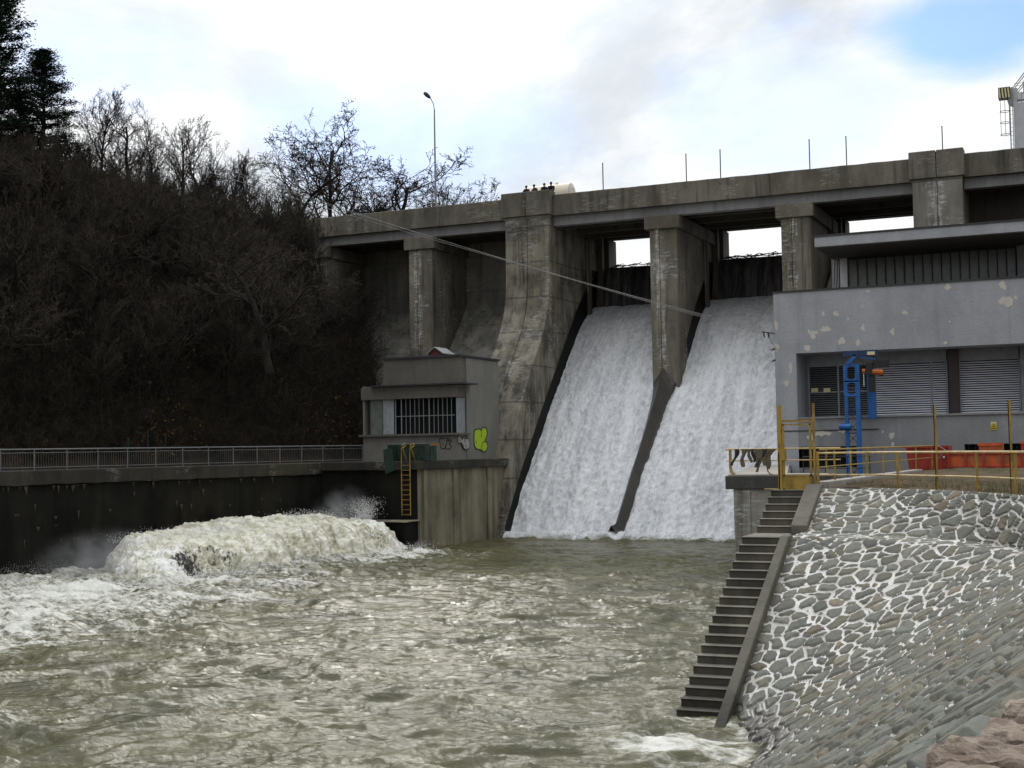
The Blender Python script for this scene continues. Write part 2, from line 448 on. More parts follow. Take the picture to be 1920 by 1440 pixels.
# ================================================================== camera, sky, sun
cam = bpy.data.cameras.new('camera'); co = bpy.data.objects.new('camera', cam); COL.objects.link(co)
cam.sensor_width = 36; cam.lens = FPX / 1920 * 36; cam.clip_end = 5000; cam.clip_start = .1
mw = Matrix.Identity(4)
for i in range(3): mw[i][0], mw[i][1], mw[i][2], mw[i][3] = CR[i], CU[i], -CF[i], CC[i]
co.matrix_world = mw; S.camera = co

SUN_EL, SUN_AZ = math.radians(33), math.radians(-31)
sd = Vector((math.sin(SUN_AZ) * math.cos(SUN_EL), math.cos(SUN_AZ) * math.cos(SUN_EL), math.sin(SUN_EL)))
sun = bpy.data.lights.new('sun', 'SUN'); so = bpy.data.objects.new('sun', sun); COL.objects.link(so)
sun.energy = .6; sun.angle = math.radians(12); sun.color = (1, .95, .87)
so.rotation_euler = sd.to_track_quat('Z', 'Y').to_euler(); so.location = (-30, 60, 80)

W = bpy.data.worlds.new('World'); S.world = W; W.use_nodes = True
nt = W.node_tree; nt.nodes.clear()


class WG(G):
    def __init__(self): self.nt = nt


w = WG()
out = w.n('ShaderNodeOutputWorld'); bg = w.n('ShaderNodeBackground'); w.l(bg.outputs[0], out.inputs[0]); bg.inputs[1].default_value = .1
sky = w.n('ShaderNodeTexSky'); sky.sky_type = 'NISHITA'; sky.sun_disc = False; sky.sun_elevation = SUN_EL; sky.sun_rotation = SUN_AZ
sky.air_density = 1.0; sky.dust_density = .6; sky.ozone_density = 1.5
tc = w.n('ShaderNodeTexCoord').outputs['Generated']
nrm = w.n('ShaderNodeVectorMath', operation='NORMALIZE'); w.l(tc, nrm.inputs[0]); D = nrm.outputs[0]


def vm(op, a, b):
    t = w.n('ShaderNodeVectorMath', operation=op); w.put(t.inputs[0], a); w.put(t.inputs[1], b); return t


def wnoise(vec, sc, det, rough, dist=0.0):
    t = w.n('ShaderNodeTexNoise'); w.l(vec, t.inputs['Vector']); t.inputs['Scale'].default_value = sc; t.inputs['Detail'].default_value = det
    t.inputs['Roughness'].default_value = rough; t.inputs['Distortion'].default_value = dist; return t.outputs[0]


DV = vm('MULTIPLY', D, (1, 1, 1.9)).outputs[0]
n1 = wnoise(DV, 5.0, 9, .58, .35); n2 = wnoise(vm('ADD', DV, (3.1, 1.7, .4)).outputs[0], 3.0, 8, .6, .2)


def gap(dirn, rad, amt):
    """soft opening of the cloud deck round one direction of the sky"""
    d = vm('SUBTRACT', D, dirn).outputs[0]; d = vm('MULTIPLY', d, (1, 1, 2.0)).outputs[0]
    ln = w.n('ShaderNodeVectorMath', operation='LENGTH'); w.l(d, ln.inputs[0])
    q = w.math('ADD', ln.outputs['Value'], w.math('MULTIPLY', w.math('SUBTRACT', n1, .5), rad * 1.3))
    return w.ramp(q, rad * .45, rad * 1.15, amt, 0)


def unit(x, y):
    d = ray(x, y); return tuple(d / np.linalg.norm(d))


clear = w.ramp(n1, .30, .45, .30, 0)
for dirn, rad, amt in ((unit(1820, 50), .075, .9), (unit(770, 230), .13, .40), (unit(160, 120), .09, .36), (unit(1480, 210), .10, .30), (unit(900, 40), .10, .16)):
    clear = w.math('MAXIMUM', clear, gap(dirn, rad, amt))
glow = vm('DOT_PRODUCT', D, tuple(sd)).outputs['Value']
# brighter cloud in the sun's quarter, dimmer behind the viewer
gl = w.ramp(glow, -.5, 1.0, 5.6, 9.6); gl2 = w.ramp(glow, .91, 1.0, 0, 3.5)
bri = w.math('ADD', w.math('MULTIPLY', gl, w.ramp(n2, .38, .58, .80, 1.14)), gl2)
sz = w.n('ShaderNodeSeparateXYZ'); w.l(D, sz.inputs[0])
bri = w.math('MULTIPLY', bri, w.ramp(sz.outputs[2], .36, .95, 1.0, 2.1))  # overcast: the zenith is brighter than the horizon
cmb = w.n('ShaderNodeCombineXYZ')
for i, k in enumerate((.92, .975, 1.04)): w.l(w.math('MULTIPLY', bri, w.ramp(n2, .38, .60, k, 1.0)), cmb.inputs[i])
skyc = vm('MULTIPLY', sky.outputs[0], (.84, 1.10, 1.62)).outputs[0]
mixc = w.mix(clear, cmb.outputs[0], skyc)
w.l(mixc, bg.inputs[0])

S.view_settings.view_transform = 'Standard'; S.view_settings.look = 'None'
S.view_settings.exposure = 0; S.view_settings.gamma = 1; S.view_settings.use_curve_mapping = False
S.cycles.max_bounces = 5; S.cycles.diffuse_bounces = 3; S.cycles.glossy_bounces = 3; S.cycles.transparent_max_bounces = 4
S.cycles.sample_clamp_indirect = 4

# ================================================================== setting: ground, river, lake, hillside, path
gb = MB().add([(-1500, -1500, -3), (1500, -1500, -3), (1500, 1500, -3), (-1500, 1500, -3)], [(0, 1, 2, 3)])
tag(gb.build('ground', 'earth'), kind='structure')


def wall_x(Y): return -50.56 + .166 * (np.asarray(Y, float) - 50.86)


# river surface: rows at growing distance, columns across the view and beyond
NR, NC = 700, 900
dist = 17.0 * (110 / 17.0) ** np.linspace(0, 1, NR); aa = np.linspace(-.62, .36, NC)
A, Dm = np.meshgrid(aa, dist)
WX = (Dm * (A * CR[0] / math.hypot(CR[0], CR[1]) - math.sin(TH))); WY = Dm * (A * math.sin(TH) + math.cos(TH)); WX = Dm * (A * math.cos(TH) - math.sin(TH))
WEIR0, WEIR1 = np.array([-42.65, 53.3]), np.array([-41.16, 73.1])


def weir_x(Y): return WEIR0[0] + (WEIR1[0] - WEIR0[0]) * (Y - WEIR0[1]) / (WEIR1[1] - WEIR0[1])


wx, wy = WX + .8 * fbm(WX * .25, WY * .25, 3.3, 3), WY + .8 * fbm(WX * .25, WY * .25, 8.1, 3)
# crests run across the current with a slant
ca, sa = math.cos(.35), math.sin(.35)
p, q = wx * ca + wy * sa, -wx * sa + wy * ca
lod = np.clip(.9 / (Dm * .0016) / 12, 0, 1)
h = .20 * fbm(p * .16, q * .30, 1.0, 3)
h += .13 * (1 - np.abs(perlin(p * .30, q * .85, 5.2)) * 2.2) * (.6 + .6 * perlin(p * .11, q * .13, 2))
h += .13 * (1 - np.abs(perlin(p * .55 + 9, q * 1.5, 1.7)) * 2.0) * (.7 + .6 * perlin(p * .2, q * .2, 5))
h += .048 * (1 - np.abs(perlin(p * 1.0, q * 2.6, 9.4)) * 2.0) * (.75 + .5 * perlin(p * .5, q * .5, 3))
h += .034 * (1 - np.abs(perlin(p * 1.7, q * 3.8, 6.4)) * 2.0) * (.7 + .6 * perlin(p * .6, q * .6, 8))
h += .018 * (1 - np.abs(perlin(p * 3.0, q * 6.0, 2.4)) * 2.0)
h += .008 * fbm(p * 5, q * 9, 4.0, 2)
calm = sstep(60, 84, WY)
h *= (1 - .45 * calm)
dw = WX - weir_x(WY)
fl_ = 1.6 * fbm(WX * .22, WY * .22, 4.4, 4)
froth = sstep(11.0, 2.8, dw + 1.4 * fl_) * sstep(80, 69, WY + fl_) * sstep(36, 46, WY)
left = sstep(-29, -39, WX + fl_ * 1.8) * sstep(24, 37, WY + 1.5 * fl_) * sstep(62, 54, WY)
turb = np.maximum(froth, left * .9)
h += turb * (.32 * fbm(WX * .55, WY * .55, 2.2, 5, .6) + .15)
toe = sstep(83.3, 85.2, WY) * sstep(-39.5, -38, WX)
h += toe * (.12 + .22 * fbm(WX * .9, WY * .9, 7, 4))
_sf = on_z(1245, 1400, 0); stairfoam = np.exp(-(((WX - _sf[0]) / 1.5) ** 2 + ((WY - _sf[1]) / 1.3) ** 2)) + .5 * np.exp(-(((WX + 11.0) / 1.2) ** 2 + ((WY - 30.5) / 2.5) ** 2))
streaks = fbm(p * .10, q * .32, 6.6, 4)
crest = sstep(.20, .34, h - .02 * turb)
foam = .52 * np.maximum(froth, .92 * left) + .16 * sstep(-12, -40, WX) * sstep(66, 40, WY) + .62 * toe + .85 * stairfoam
foam += .34 * sstep(.15, .8, streaks) * (.5 + .5 * sstep(-.2, .5, fbm(WX * .09, WY * .09, 9, 2))) + .26 * crest * sstep(.0, .6, fbm(WX * .3, WY * .3, 5.5, 3)) + .12 * sstep(60, 30, WY) * sstep(-5, -35, WX)
for (ax_, ay_), (bx_, by_) in (((-9.1, 29.2), (-7.6, 29.0)), ((-7.6, 29.0), (-7.1, 27.8)), ((-7.1, 27.8), (-6.9, 26.2)), ((-6.9, 26.2), (-6.85, 20)), ((-9.15, 29.2), (-9.15, 38))):
    lx_, ly_ = bx_ - ax_, by_ - ay_; tt_ = np.clip(((WX - ax_) * lx_ + (WY - ay_) * ly_) / (lx_ ** 2 + ly_ ** 2), 0, 1); foam += .34 * np.exp(-((WX - ax_ - tt_ * lx_) ** 2 + (WY - ay_ - tt_ * ly_) ** 2) / .30) * (.6 + .8 * perlin(WX * 1.3, WY * 1.3, 2))
foam -= .10 * calm * (1 - toe) * (1 - froth)
wat = npmesh('river', np.stack([WX, WY, h - .12], -1).reshape(-1, 3), gridfaces(NR, NC)[:, ::-1], {'foam': foam.ravel()})
# quiet skirt for everything outside the modelled reach
o = link('river', wat, 'water', smooth=True); tag(o, kind='structure')
rb = MB().add([(-120, -120, -.55), (60, -120, -.55), (60, 90, -.55), (-120, 90, -.55)], [(0, 1, 2, 3)])
tag(rb.build('river_lower_reach', 'water'), kind='structure')
lk = MB().add([(-64, 107, 21.35), (300, 107, 21.35), (300, 700, 21.35), (-64, 700, 21.35)], [(0, 1, 2, 3)])
tag(lk.build('reservoir_water', 'lake'), kind='structure')


def hill_h(X, Y):
    X, Y = np.asarray(X, float), np.asarray(Y, float)
    xw = np.where(Y < 80, wall_x(np.minimum(Y, 80)), -45.9)
    s = xw - X
    top = np.clip(29 - (Y - 75) * .16, 23.0, 30) + .10 * np.maximum(s - 26, 0)
    h = 5.5 + 1.15 * np.maximum(s - 3.4, 0)
    h = -np.log(np.exp(-h / 2.2) + np.exp(-top / 2.2)) * 2.2
    h = h + (.9 * perlin(X * .13, Y * .13, 4) + .5 * perlin(X * .4, Y * .4, 1)) * sstep(3.4, 9, s)
    h = np.where(Y > 109, np.where(X < -60, np.maximum(h, 21.0), 5), h)
    return np.where(s < 1.7, -2.5, h)


hx = np.linspace(-190, -45.6, 190); hy = np.linspace(-30, 260, 240); HX, HY = np.meshgrid(hx, hy)
hm = npmesh('hillside', np.stack([HX, HY, hill_h(HX, HY)], -1).reshape(-1, 3), gridfaces(240, 190))
tag(link('hillside', hm, 'hill', smooth=True), kind='structure')
pth = MB().add([(wall_x(0) - 3.6, 0, 5.53), (wall_x(0) - .2, 0, 5.53), (wall_x(80) - .2, 80, 5.53), (wall_x(80) - 3.6, 80, 5.53)], [(0, 1, 2, 3)])
tag(pth.build('footpath', 'path'), kind='structure')

# ================================================================== dam
dam = thing('dam', 'weathered concrete dam with piers and a roadway on top', 'dam', (-30, 100, 0))
dk = MB()
dk.box(-72, 14, 95.5, 108.3, 24.1, 24.8)
for y in (97.5, 100.5, 103.5): dk.box(-71.9, 13.9, y, y + .5, 23.55, 24.1)
dk.box(-71.9, 13.9, 107.0, 108.0, 23.93, 24.1)
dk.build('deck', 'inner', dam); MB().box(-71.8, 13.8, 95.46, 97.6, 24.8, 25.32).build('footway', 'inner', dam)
BM = MB()
for a, b in ((-72, -42.05), (-38.3, -11.35), (-8.0, 14)): BM.box(a, b, 95.35, 96.1, 23.42, 24.18)
BM.build('edge_beam', 'beam', dam, bevel=.02)


def bandmesh(x0, x1, y0, y1, z0, z1, nx, amp, seed):
    """long wall with slightly worn edges"""
    xs = np.linspace(x0, x1, nx); m = MB(); pr = []
    for i, x in enumerate(xs):
        t = amp * float(perlin(x * .9, seed)); u = amp * float(perlin(x * 2.7, seed + 4))
        pr.append([(x, y0 + u * .3, z0), (x, y0 + u * .3, z1 - .04 + t), (x, y0 + .04, z1 + t), (x, y1, z1 + t), (x, y1, z0)])
    V = [p for r in pr for p in r]; F = []
    for i in range(nx - 1):
        for j in range(5): F.append((i * 5 + j, i * 5 + (j + 1) % 5, (i + 1) * 5 + (j + 1) % 5, (i + 1) * 5 + j))
    F += [(0, 1, 2, 3, 4), tuple((nx - 1) * 5 + j for j in range(5))]
    return m.add(V, F)


for a, b in ((-72, -42.3), (-38.2, -11.5), (-7.9, 14)):
    bandmesh(a, b, 94.95, 95.45, 24.18, 25.8, int((b - a) * 2), .035, a).build('parapet', 'parapet', dam)
bandmesh(-72, 14, 108.0, 108.4, 24.8, 25.7, 90, .03, 2).build('parapet', 'parapet', dam)
for a, b in ((-42.3, -38.2), (-11.5, -7.9)):
    pm = MB(); c = (a + b) / 2
    pm.box(a, c - .02, 94.35, 95.6, 24.22, 26.12); pm.box(c + .02, b, 94.35, 95.6, 24.22, 26.12); pm.box(a + .1, b - .1, 94.5, 95.5, 24.0, 24.22)
    pm.build('pedestal', 'parapet', dam, bevel=.05)
# wide expansion-joint piers, flaring towards the toe
_zf = np.linspace(-1, 24, 60); _yf = np.interp(_zf, [-1, 0, 5.1, 8.2, 11.7, 13.8, 15.2, 17.0, 24], [84.6, 84.9, 86.3, 87.8, 90.0, 92.0, 93.5, 94.4, 94.5])
_yf = np.convolve(np.pad(_yf, 6, 'edge'), np.ones(13) / 13, 'valid')
flare = [(float(a_), float(b_)) for a_, b_ in zip(_yf[::-1], _zf[::-1])] + [(108.6, -1), (108.6, 24.0)]
for a, b, mt in ((-42.0, -38.35, 'pierwide'), (-11.3, -8.05, 'pierstain')):
    pm = MB(); c = (a + b) / 2
    pm.yz(flare, a, c - .025); pm.yz(flare, c + .025, b); pm.yz([(y + .12, z) for y, z in flare], c - .03, c + .03)
    pm.build('wide_pier', mt, dam)
for c, z0 in ((-29.45, 8.5), (-19.55, 8.5), (-49.9, 5), (-59.8, 5)):
    pm = MB()
    pm.box(c - 1.05, c - .32, 95.2, 108.4, z0, 22.45); pm.box(c - .27, c + 1.05, 95.2, 108.4, z0, 22.45); pm.box(c - .33, c - .26, 95.27, 108.3, z0, 22.4)
    pr = pm.build('pier', 'pier', dam, bevel=.03)
    MB().box(c - 1.4, c + 1.3, 95.0, 108.4, 22.45, 23.45).build('pier_cap', 'parapet', pr, bevel=.04)
# spillway body and the closed bays on the left
SPILL = [(85.8, 0), (88.81, 3.76), (93.06, 8.25), (97.69, 12.93), (100.79, 15.91), (102.9, 17.35), (104.64, 17.99)]
sp = [(y + .25, z - .3) for y, z in SPILL]
MB().yz([(84, -1), (85.8, -.6)] + sp + [(107.6, 17.7), (107.6, -1)], -38.35, -8.05).build('spillway_face', 'wet', dam)
clos = [(84.2, -1), (85.5, 1), (90.5, 6.5), (95.2, 11.4), (98.6, 15.0), (100.6, 17.2), (101.5, 18.4), (101.6, 24.1), (107, 24.1), (107, -1)]
ny = []
pr = clos[:8]
xs = np.linspace(-72, -42.0, 60); V = []
zz = np.linspace(-1, 24.1, 60); yy = np.interp(zz, [p[1] for p in pr], [p[0] for p in pr])
XX, ZZ = np.meshgrid(xs, zz); YY = np.repeat(yy[:, None], 60, 1) + .03 * fbm(XX * .4, ZZ * .4, 1)
link('closed_bay_face', npmesh('closed_bay_face', np.stack([XX, YY, ZZ], -1).reshape(-1, 3), gridfaces(60, 60)), 'face', dam)
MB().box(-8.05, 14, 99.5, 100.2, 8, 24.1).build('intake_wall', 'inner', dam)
# dividers running down the chute
for c in (-29.45,):
    V, F = [], []; ys = np.linspace(95.25, 85.0, 24)
    for i, y in enumerate(ys):
        t = i / 23; z = float(np.interp(y, [p[0] for p in SPILL], [p[1] for p in SPILL])) + .28
        hw = .50 + .42 * math.exp(-t * 9) - .18 * t; cx = c - .75 * t * t - .15
        hh = (1.35 - .70 * t) + .05 * float(perlin(y * 1.5, 3))
        V += [(cx - hw, y, z - 1.2), (cx - hw * .95, y, z + .28 - .1 * t), (cx - .05, y, z + hh), (cx + hw * .95, y, z + .28 - .1 * t), (cx + hw, y, z - 1.2)]
    for i in range(23):
        for j in range(4): F.append((i * 5 + j, i * 5 + j + 1, i * 5 + j + 6, i * 5 + j + 5))
    F += [(0, 1, 2, 3, 4)]
    MB().add(V, F).build('divider', 'divider', dam)
# water-blackened band on the pier flanks just above the chute, and gate guides
for x in (-38.35, -28.4, -18.5):
    lo = [(y, z - .5) for y, z in SPILL]; hi = [(y - .55, z + .75 + 1.5 * (i / 6) ** 1.6) for i, (y, z) in enumerate(SPILL)] + [(102.6, 21.0), (105.3, 21.0)]
    if x > -38: lo = [p for p in lo if p[0] > 95] ; hi = [p for p in hi if p[0] > 95.6]
    MB().yz(lo + hi[::-1], x + .002, x + .006).build('damp_band', 'wet', dam)
    gd = MB().box(x + .01, x + .30, 102.6, 103.0, 17, 23.9).box(x + .01, x + .45, 105.2, 105.7, 17, 23.9)
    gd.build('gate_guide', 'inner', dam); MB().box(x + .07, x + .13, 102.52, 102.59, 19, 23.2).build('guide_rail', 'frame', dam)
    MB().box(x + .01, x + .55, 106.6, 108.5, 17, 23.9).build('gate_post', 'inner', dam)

# ================================================================== falling water


def chute(name, label, x0, x1, seed):
    nu, nv = int((x1 - x0) / .085), 300
    P = np.array(SPILL); d = np.r_[0, np.cumsum(np.hypot(*np.diff(P, axis=0).T))]
    s = np.linspace(0, d[-1], nv); yb = np.interp(s, d, P[:, 0]); zb = np.interp(s, d, P[:, 1])
    k = np.ones(25) / 25; yb = np.convolve(np.pad(yb, 12, 'edge'), k, 'valid'); zb = np.convolve(np.pad(zb, 12, 'edge'), k, 'valid')
    ty, tz = np.gradient(yb), np.gradient(zb); L = np.hypot(ty, tz); nyy, nzz = -tz / L, ty / L
    U, Sg = np.meshgrid(np.linspace(x0, x1, nu), s)
    amp = .35 + .65 * sstep(d[-1], d[-1] * .55, Sg)
    f = .12 * fbm(U * .9, Sg * .35, seed, 4, .55) + .10 * (1 - 2 * np.abs(perlin(U * 2.1, Sg * 1.1, seed + 3))) + .05 * fbm(U * 5, Sg * 3, seed + 9, 2)
    f += .10 * fbm(U * .25, Sg * .06, seed + 2, 2)
    f = f * amp
    Y = yb[:, None] + nyy[:, None] * f; Z = zb[:, None] + nzz[:, None] * f
    t = thing(name, label, 'waterfall', ((x0 + x1) / 2, 86, 0), 'water sheets over the spillway')
    me = npmesh('chute_water', np.stack([U, Y, Z], -1).reshape(-1, 3), gridfaces(nv, nu))
    link('chute_water', me, 'fall', t, smooth=True)
    # thin dark curtain dropping from the gate crest
    nv2, nu2 = 70, nu; zz = np.linspace(17.75, 21.38, nv2); U, Zc = np.meshgrid(np.linspace(x0 + .5, x1, nu2), zz)
    drop = (21.38 - Zc); Yc = 106.2 - .55 * np.sqrt(np.maximum(drop, 0)) + .13 * fbm(U * 2.2, Zc * .18, seed, 4) * np.minimum(drop, 1)
    Zc = Zc + np.where(drop < .02, .06 * perlin(U * 1.5, seed * 1.0), 0)
    link('crest_curtain', npmesh('crest_curtain', np.stack([U, Yc, Zc], -1).reshape(-1, 3), gridfaces(nv2, nu2)), 'curtain', t, smooth=True)
    cm = MB().box(x0 + .5, x1, 106.3, 106.9, 17.5, 21.3); cm.build('flap_gate', 'wet', t)
    # foam roller where the chute meets the pool
    n, mth = 200, 14; xs = np.linspace(x0, x1, n); th = np.linspace(0, math.pi, mth); XX, TT = np.meshgrid(xs, th)
    rr = .60 + .24 * fbm(XX * 1.1, TT, seed, 3)
    YY = 85.75 - np.cos(TT) * rr * 1.5; ZZ = -.05 + np.sin(TT) * rr * .8 + .06 * fbm(XX * 3, TT * 3, seed, 3)
    link('foam_roller', npmesh('foam_roller', np.stack([XX, YY, ZZ], -1).reshape(-1, 3), gridfaces(mth, n)), 'fall', t, smooth=True)
    return t


chute('waterfall', 'broad sheet of white water between the wide stained pier and the slim middle pier', -38.33, -29.55, 1.5)
chute('waterfall', 'sheet of white water between the slim middle pier and the grey powerhouse', -30.3, -18.35, 8.5)
rs = np.random.RandomState(3)
for (a, b), lb in (((-37.6, -30.6), 'driftwood twigs caught on the crest above the waterfall by the wide pier'), ((-28, -20.8), 'driftwood twigs caught on the crest above the waterfall by the powerhouse')):
    m = MB()
    for i in range(40):
        x = rs.uniform(a, b); L = rs.uniform(.4, 1.7); an = rs.normal(0, .07); z = 21.40 + rs.uniform(0, .14)
        ps = [np.array((x + L * q * math.cos(an), 105.95 + .25 * rs.rand(), z + L * q * math.sin(an) + .05 * rs.normal())) for q in (0, .35, .7, 1)]
        m.tube(ps, rs.uniform(.02, .05), 4)
    tag(m.build('driftwood', 'wood'), lb, 'driftwood', 'driftwood on the gate crests', 'stuff')

# ================================================================== left bank
def wline(Y, off=0): return (float(wall_x(Y)) + off * .986, Y - off * .164)


t = thing('retaining_wall', 'long black algae-stained retaining wall under the footpath railing', 'wall', (-48, 60, 0))
ys = np.linspace(0, 75.2, 120); zz = np.linspace(-1, 4.95, 40); YY, ZZ = np.meshgrid(ys, zz)
bb = .05 * fbm(YY * .5, ZZ * .7, 3, 4)
V = np.stack([wall_x(YY) - .12 + bb, YY, ZZ], -1).reshape(-1, 3)
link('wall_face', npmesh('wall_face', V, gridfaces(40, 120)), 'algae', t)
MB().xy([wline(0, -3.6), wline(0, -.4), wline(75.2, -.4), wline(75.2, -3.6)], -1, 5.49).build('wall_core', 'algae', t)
cm = MB(); n = 150; pr = []
for i, y in enumerate(np.linspace(0, 75.0, n)):
    b = .06 * float(fbm(y * .8, 2, 1, 3)); x = float(wall_x(y)); pr.append([(x - .45, y, 4.78 + b), (x + .06 + b, y, 4.80 + b), (x + .10 + b, y, 5.5), (x - .45, y, 5.56)])
cm.add([p for r in pr for p in r], [(i * 4 + j, i * 4 + (j + 1) % 4, i * 4 + 4 + (j + 1) % 4, i * 4 + 4 + j) for i in range(n - 1) for j in range(4)])
cm.build('coping', 'coping', t)
# ochre seepage marks under the joints
rs = np.random.RandomState(5); sm = MB()
for i in range(70):
    y = rs.uniform(40, 72) if i > 12 else rs.uniform(52, 56); z = (4.72, 4.7, 3.35, 1.95)[rs.randint(4)] if i % 4 else rs.uniform(1.2, 4.2)
    x = float(wall_x(y)) - .02; wd = rs.uniform(.06, .30); hh = rs.uniform(.1, .5)
    sm.add([(x, y, z), (x, y + wd, z + rs.uniform(-.02, .02)), (x + .012, y + wd * .7, z - hh * .4), (x + .012, y + wd * .45, z - hh), (x + .012, y + wd * .25, z - hh * .5)], [(0, 1, 2, 3, 4)])
sm.build('seepage_marks', paint('ochre_seep', rgb(.060, .049, .026), .9, .5), t)

t = thing('abutment_block', 'pale streaked concrete block carrying the small control house', 'abutment', (-42, 80, 0))
MB().xy([(-46.6, 74.75), (-39.45, 74.75), (-38.75, 86.5), (-46.6, 86.5)], -1, 5.0).build('block_wall', 'block', t)
MB().xy([(-46.6, 74.7), (-39.62, 74.7), (-39.62, 74.74), (-46.6, 74.74)], -1, 5.0).build('front_face', 'algae', t)  # near-black sheet paints in the unlit void between wall and block
MB().xy([(-46.7, 74.4), (-39.25, 74.4), (-38.5, 86.5), (-46.7, 86.5)], 5.0, 5.56).build('slab_edge', 'coping', t, bevel=.05)
for y0 in (75.1, 78.9, 83.6):
    pm = MB(); pm.box(-39.47 + (y0 - 74.75) * .0596, -39.33 + (y0 - 74.75) * .0596, y0, y0 + .55, -.5, 5.0)
    pm.build('pilaster', 'block', t, bevel=.03)

t = thing('control_house', 'small rendered control house with barred window and graffiti', 'building', (-43, 84, 5.55))
hw = MB()
hw.box(-47, -39.66, 80.75, 87.4, 5.55, 7.32)
hw.box(-47, -46.85, 80.75, 87.4, 7.32, 10.72); hw.box(-45.5, -39.66, 82.0, 87.4, 7.32, 10.72)
hw.build('lower_wall', 'house', t)
MB().box(-47.05, -39.63, 80.6, 87.4, 9.78, 10.62).build('lintel_band', 'housedark', t)
MB().box(-39.656, -39.60, 82.02, 87.4, 5.56, 12.5).build('side_wall', 'house', t)
MB().box(-45.45, -39.65, 81.05, 87.4, 10.72, 12.55).build('upper_wall', 'housedark', t)
MB().box(-46.2, -38.95, 80.25, 82.6, 10.64, 10.74).build('ledge_shelf', 'darkedge', t)
MB().box(-45.6, -39.5, 80.9, 87.5, 12.55, 12.68).build('roof_edge', 'darkedge', t)
MB().box(-47.2, -39.45, 80.45, 82.3, 7.22, 7.36).build('window_sill', 'housedark', t)
wn = MB().box(-46.85, -39.8, 81.7, 81.75, 7.36, 9.78).build('barred_window', 'dark', t)
xa, xb = on_y(742, 800, 80.85)[0], on_y(853, 800, 80.85)[0]
fr = MB()
for i, px in enumerate((742, 753, 761.5, 769.5, 778, 786, 794.5, 805, 814, 822, 830.5, 839, 847)):
    x = on_y(px, 790, 80.85)[0]; r = .035 if px in (742, 753, 805) else .018
    fr.box(x - r, x + r, 80.83, 80.87, 7.36, 9.78)
fr.box(xa, xb, 80.84, 80.88, 8.55, 8.6); fr.build('window_bars', 'galv', wn)
x0, x1, x2 = on_y(696, 800, 80.9)[0], on_y(718, 800, 80.9)[0], on_y(740, 800, 80.9)[0]
MB().box(x0, x1 - .04, 80.9, 80.95, 7.36, 9.78).build('pane', 'glassgreen', wn); MB().box(x1 + .04, x2 - .04, 80.88, 80.93, 7.36, 9.78).build('shutter_panel', 'panel', wn)
MB().box(x1 - .04, x1 + .04, 80.86, 80.95, 7.36, 9.78).box(x0 - .06, x0, 80.86, 80.95, 7.36, 9.78).build('mullion', 'galvdark', wn)
cp = MB()
for i in range(14): cp.box(-39.78, -39.72 + .03 * (i % 2), 80.78 + i * .085, 80.78 + i * .085 + .085, 7.36, 9.75)
cp.build('corrugated_side_panel', 'panel', wn); MB().box(-39.8, -39.66, 81.98, 82.04, 7.3, 9.78).build('corner_post', 'darkedge', wn)


def flat_on_front(pxs, Y): return [tuple(on_y(x, y, Y)) for x, y in pxs]


def spline(pts, n=6, closed=True):
    P = [np.array(p, float) for p in pts]; k = len(P); r = []
    for i in range(k if closed else k - 1):
        a, b, c, d = (P[(i - 1) % k] if closed else P[max(i - 1, 0)]), P[i], P[(i + 1) % k], (P[(i + 2) % k] if closed else P[min(i + 2, k - 1)])
        for j in range(n):
            s = j / n; r.append(.5 * ((2 * b) + (c - a) * s + (2 * a - 5 * b + 4 * c - d) * s * s + (3 * b - a - 3 * c + d) * s ** 3))
    if not closed: r.append(P[-1])
    return r


# graffiti on the two faces under the window: outline strokes are thin raised paint
gr = thing('graffiti', 'lime green bubble letters with black outline on the control house side', 'graffiti', (-39.6, 84, 6.5))
XS = -39.585
lime = [(889, 812), (891, 806), (897, 804), (902, 806), (904, 803), (906, 801), (912, 804), (913, 815), (909, 827), (913, 829), (914, 839), (910, 846), (904, 846), (901, 843), (893, 841), (889, 832)]
lp = spline([on_x(x, y, XS + .004) for x, y in lime])
f = MB().prism([tuple(p) for p in lp], (-.006, 0, 0)).build('fill', 'lime', gr)
st = MB().tube([tuple(p + np.array((.006, 0, 0))) for p in lp + lp[:1]], .035, 4)
for s in ([(902, 806), (902, 812), (903, 820)], [(909, 827), (905, 829), (903, 836), (904, 845)], [(892, 826), (893, 829), (892, 831)]):
    st.tube([tuple(on_x(x, y, XS + .008)) for x, y in s], .025, 4)
st.build('outline', 'ink', gr)
gr = thing('graffiti', 'thin black outlined two-letter tag on the control house front', 'graffiti', (-40.5, 80.7, 6.3))
st = MB(); YF = 80.735
for s in ([(826, 832), (824, 826), (828, 821), (834, 823)], [(826, 832), (827, 839), (833, 841), (836, 836)], [(829, 832), (830, 834)], [(838, 822), (841, 828), (845, 824), (846, 829), (842, 832), (846, 836), (844, 841), (837, 841), (835, 836), (838, 831), (837, 826)], [(838, 823), (840, 821), (842, 825)]):
    st.tube([tuple(p) for p in spline([on_y(x, y, YF) for x, y in s], 5, False)], .03, 4)
st.build('tag_stroke', 'ink', gr)
gr = thing('graffiti', 'pale silver bubble tag beside the lime green letters', 'graffiti', (-40.0, 80.7, 6.4))
sil = [(858, 822), (862, 817), (866, 824), (869, 820), (873, 823), (879, 822), (881, 830), (880, 840), (872, 842), (868, 838), (865, 830), (860, 831)]
hx0 = [on_x(x, y, XS) for x, y in sil]
lp = spline(hx0); MB().prism([tuple(p) for p in lp], (-.006, 0, 0)).build('fill', 'silver', gr)
st = MB().tube([tuple(p + np.array((.004, 0, 0))) for p in lp + lp[:1]], .022, 4)
for s in ([(868, 834), (869, 838)], [(873, 834), (874, 838)], [(861, 822), (863, 827)], [(871, 824), (872, 829)]): st.tube([tuple(on_x(x, y, XS + .006)) for x, y in s], .022, 4)
st.build('tag_stroke', 'ink', gr)

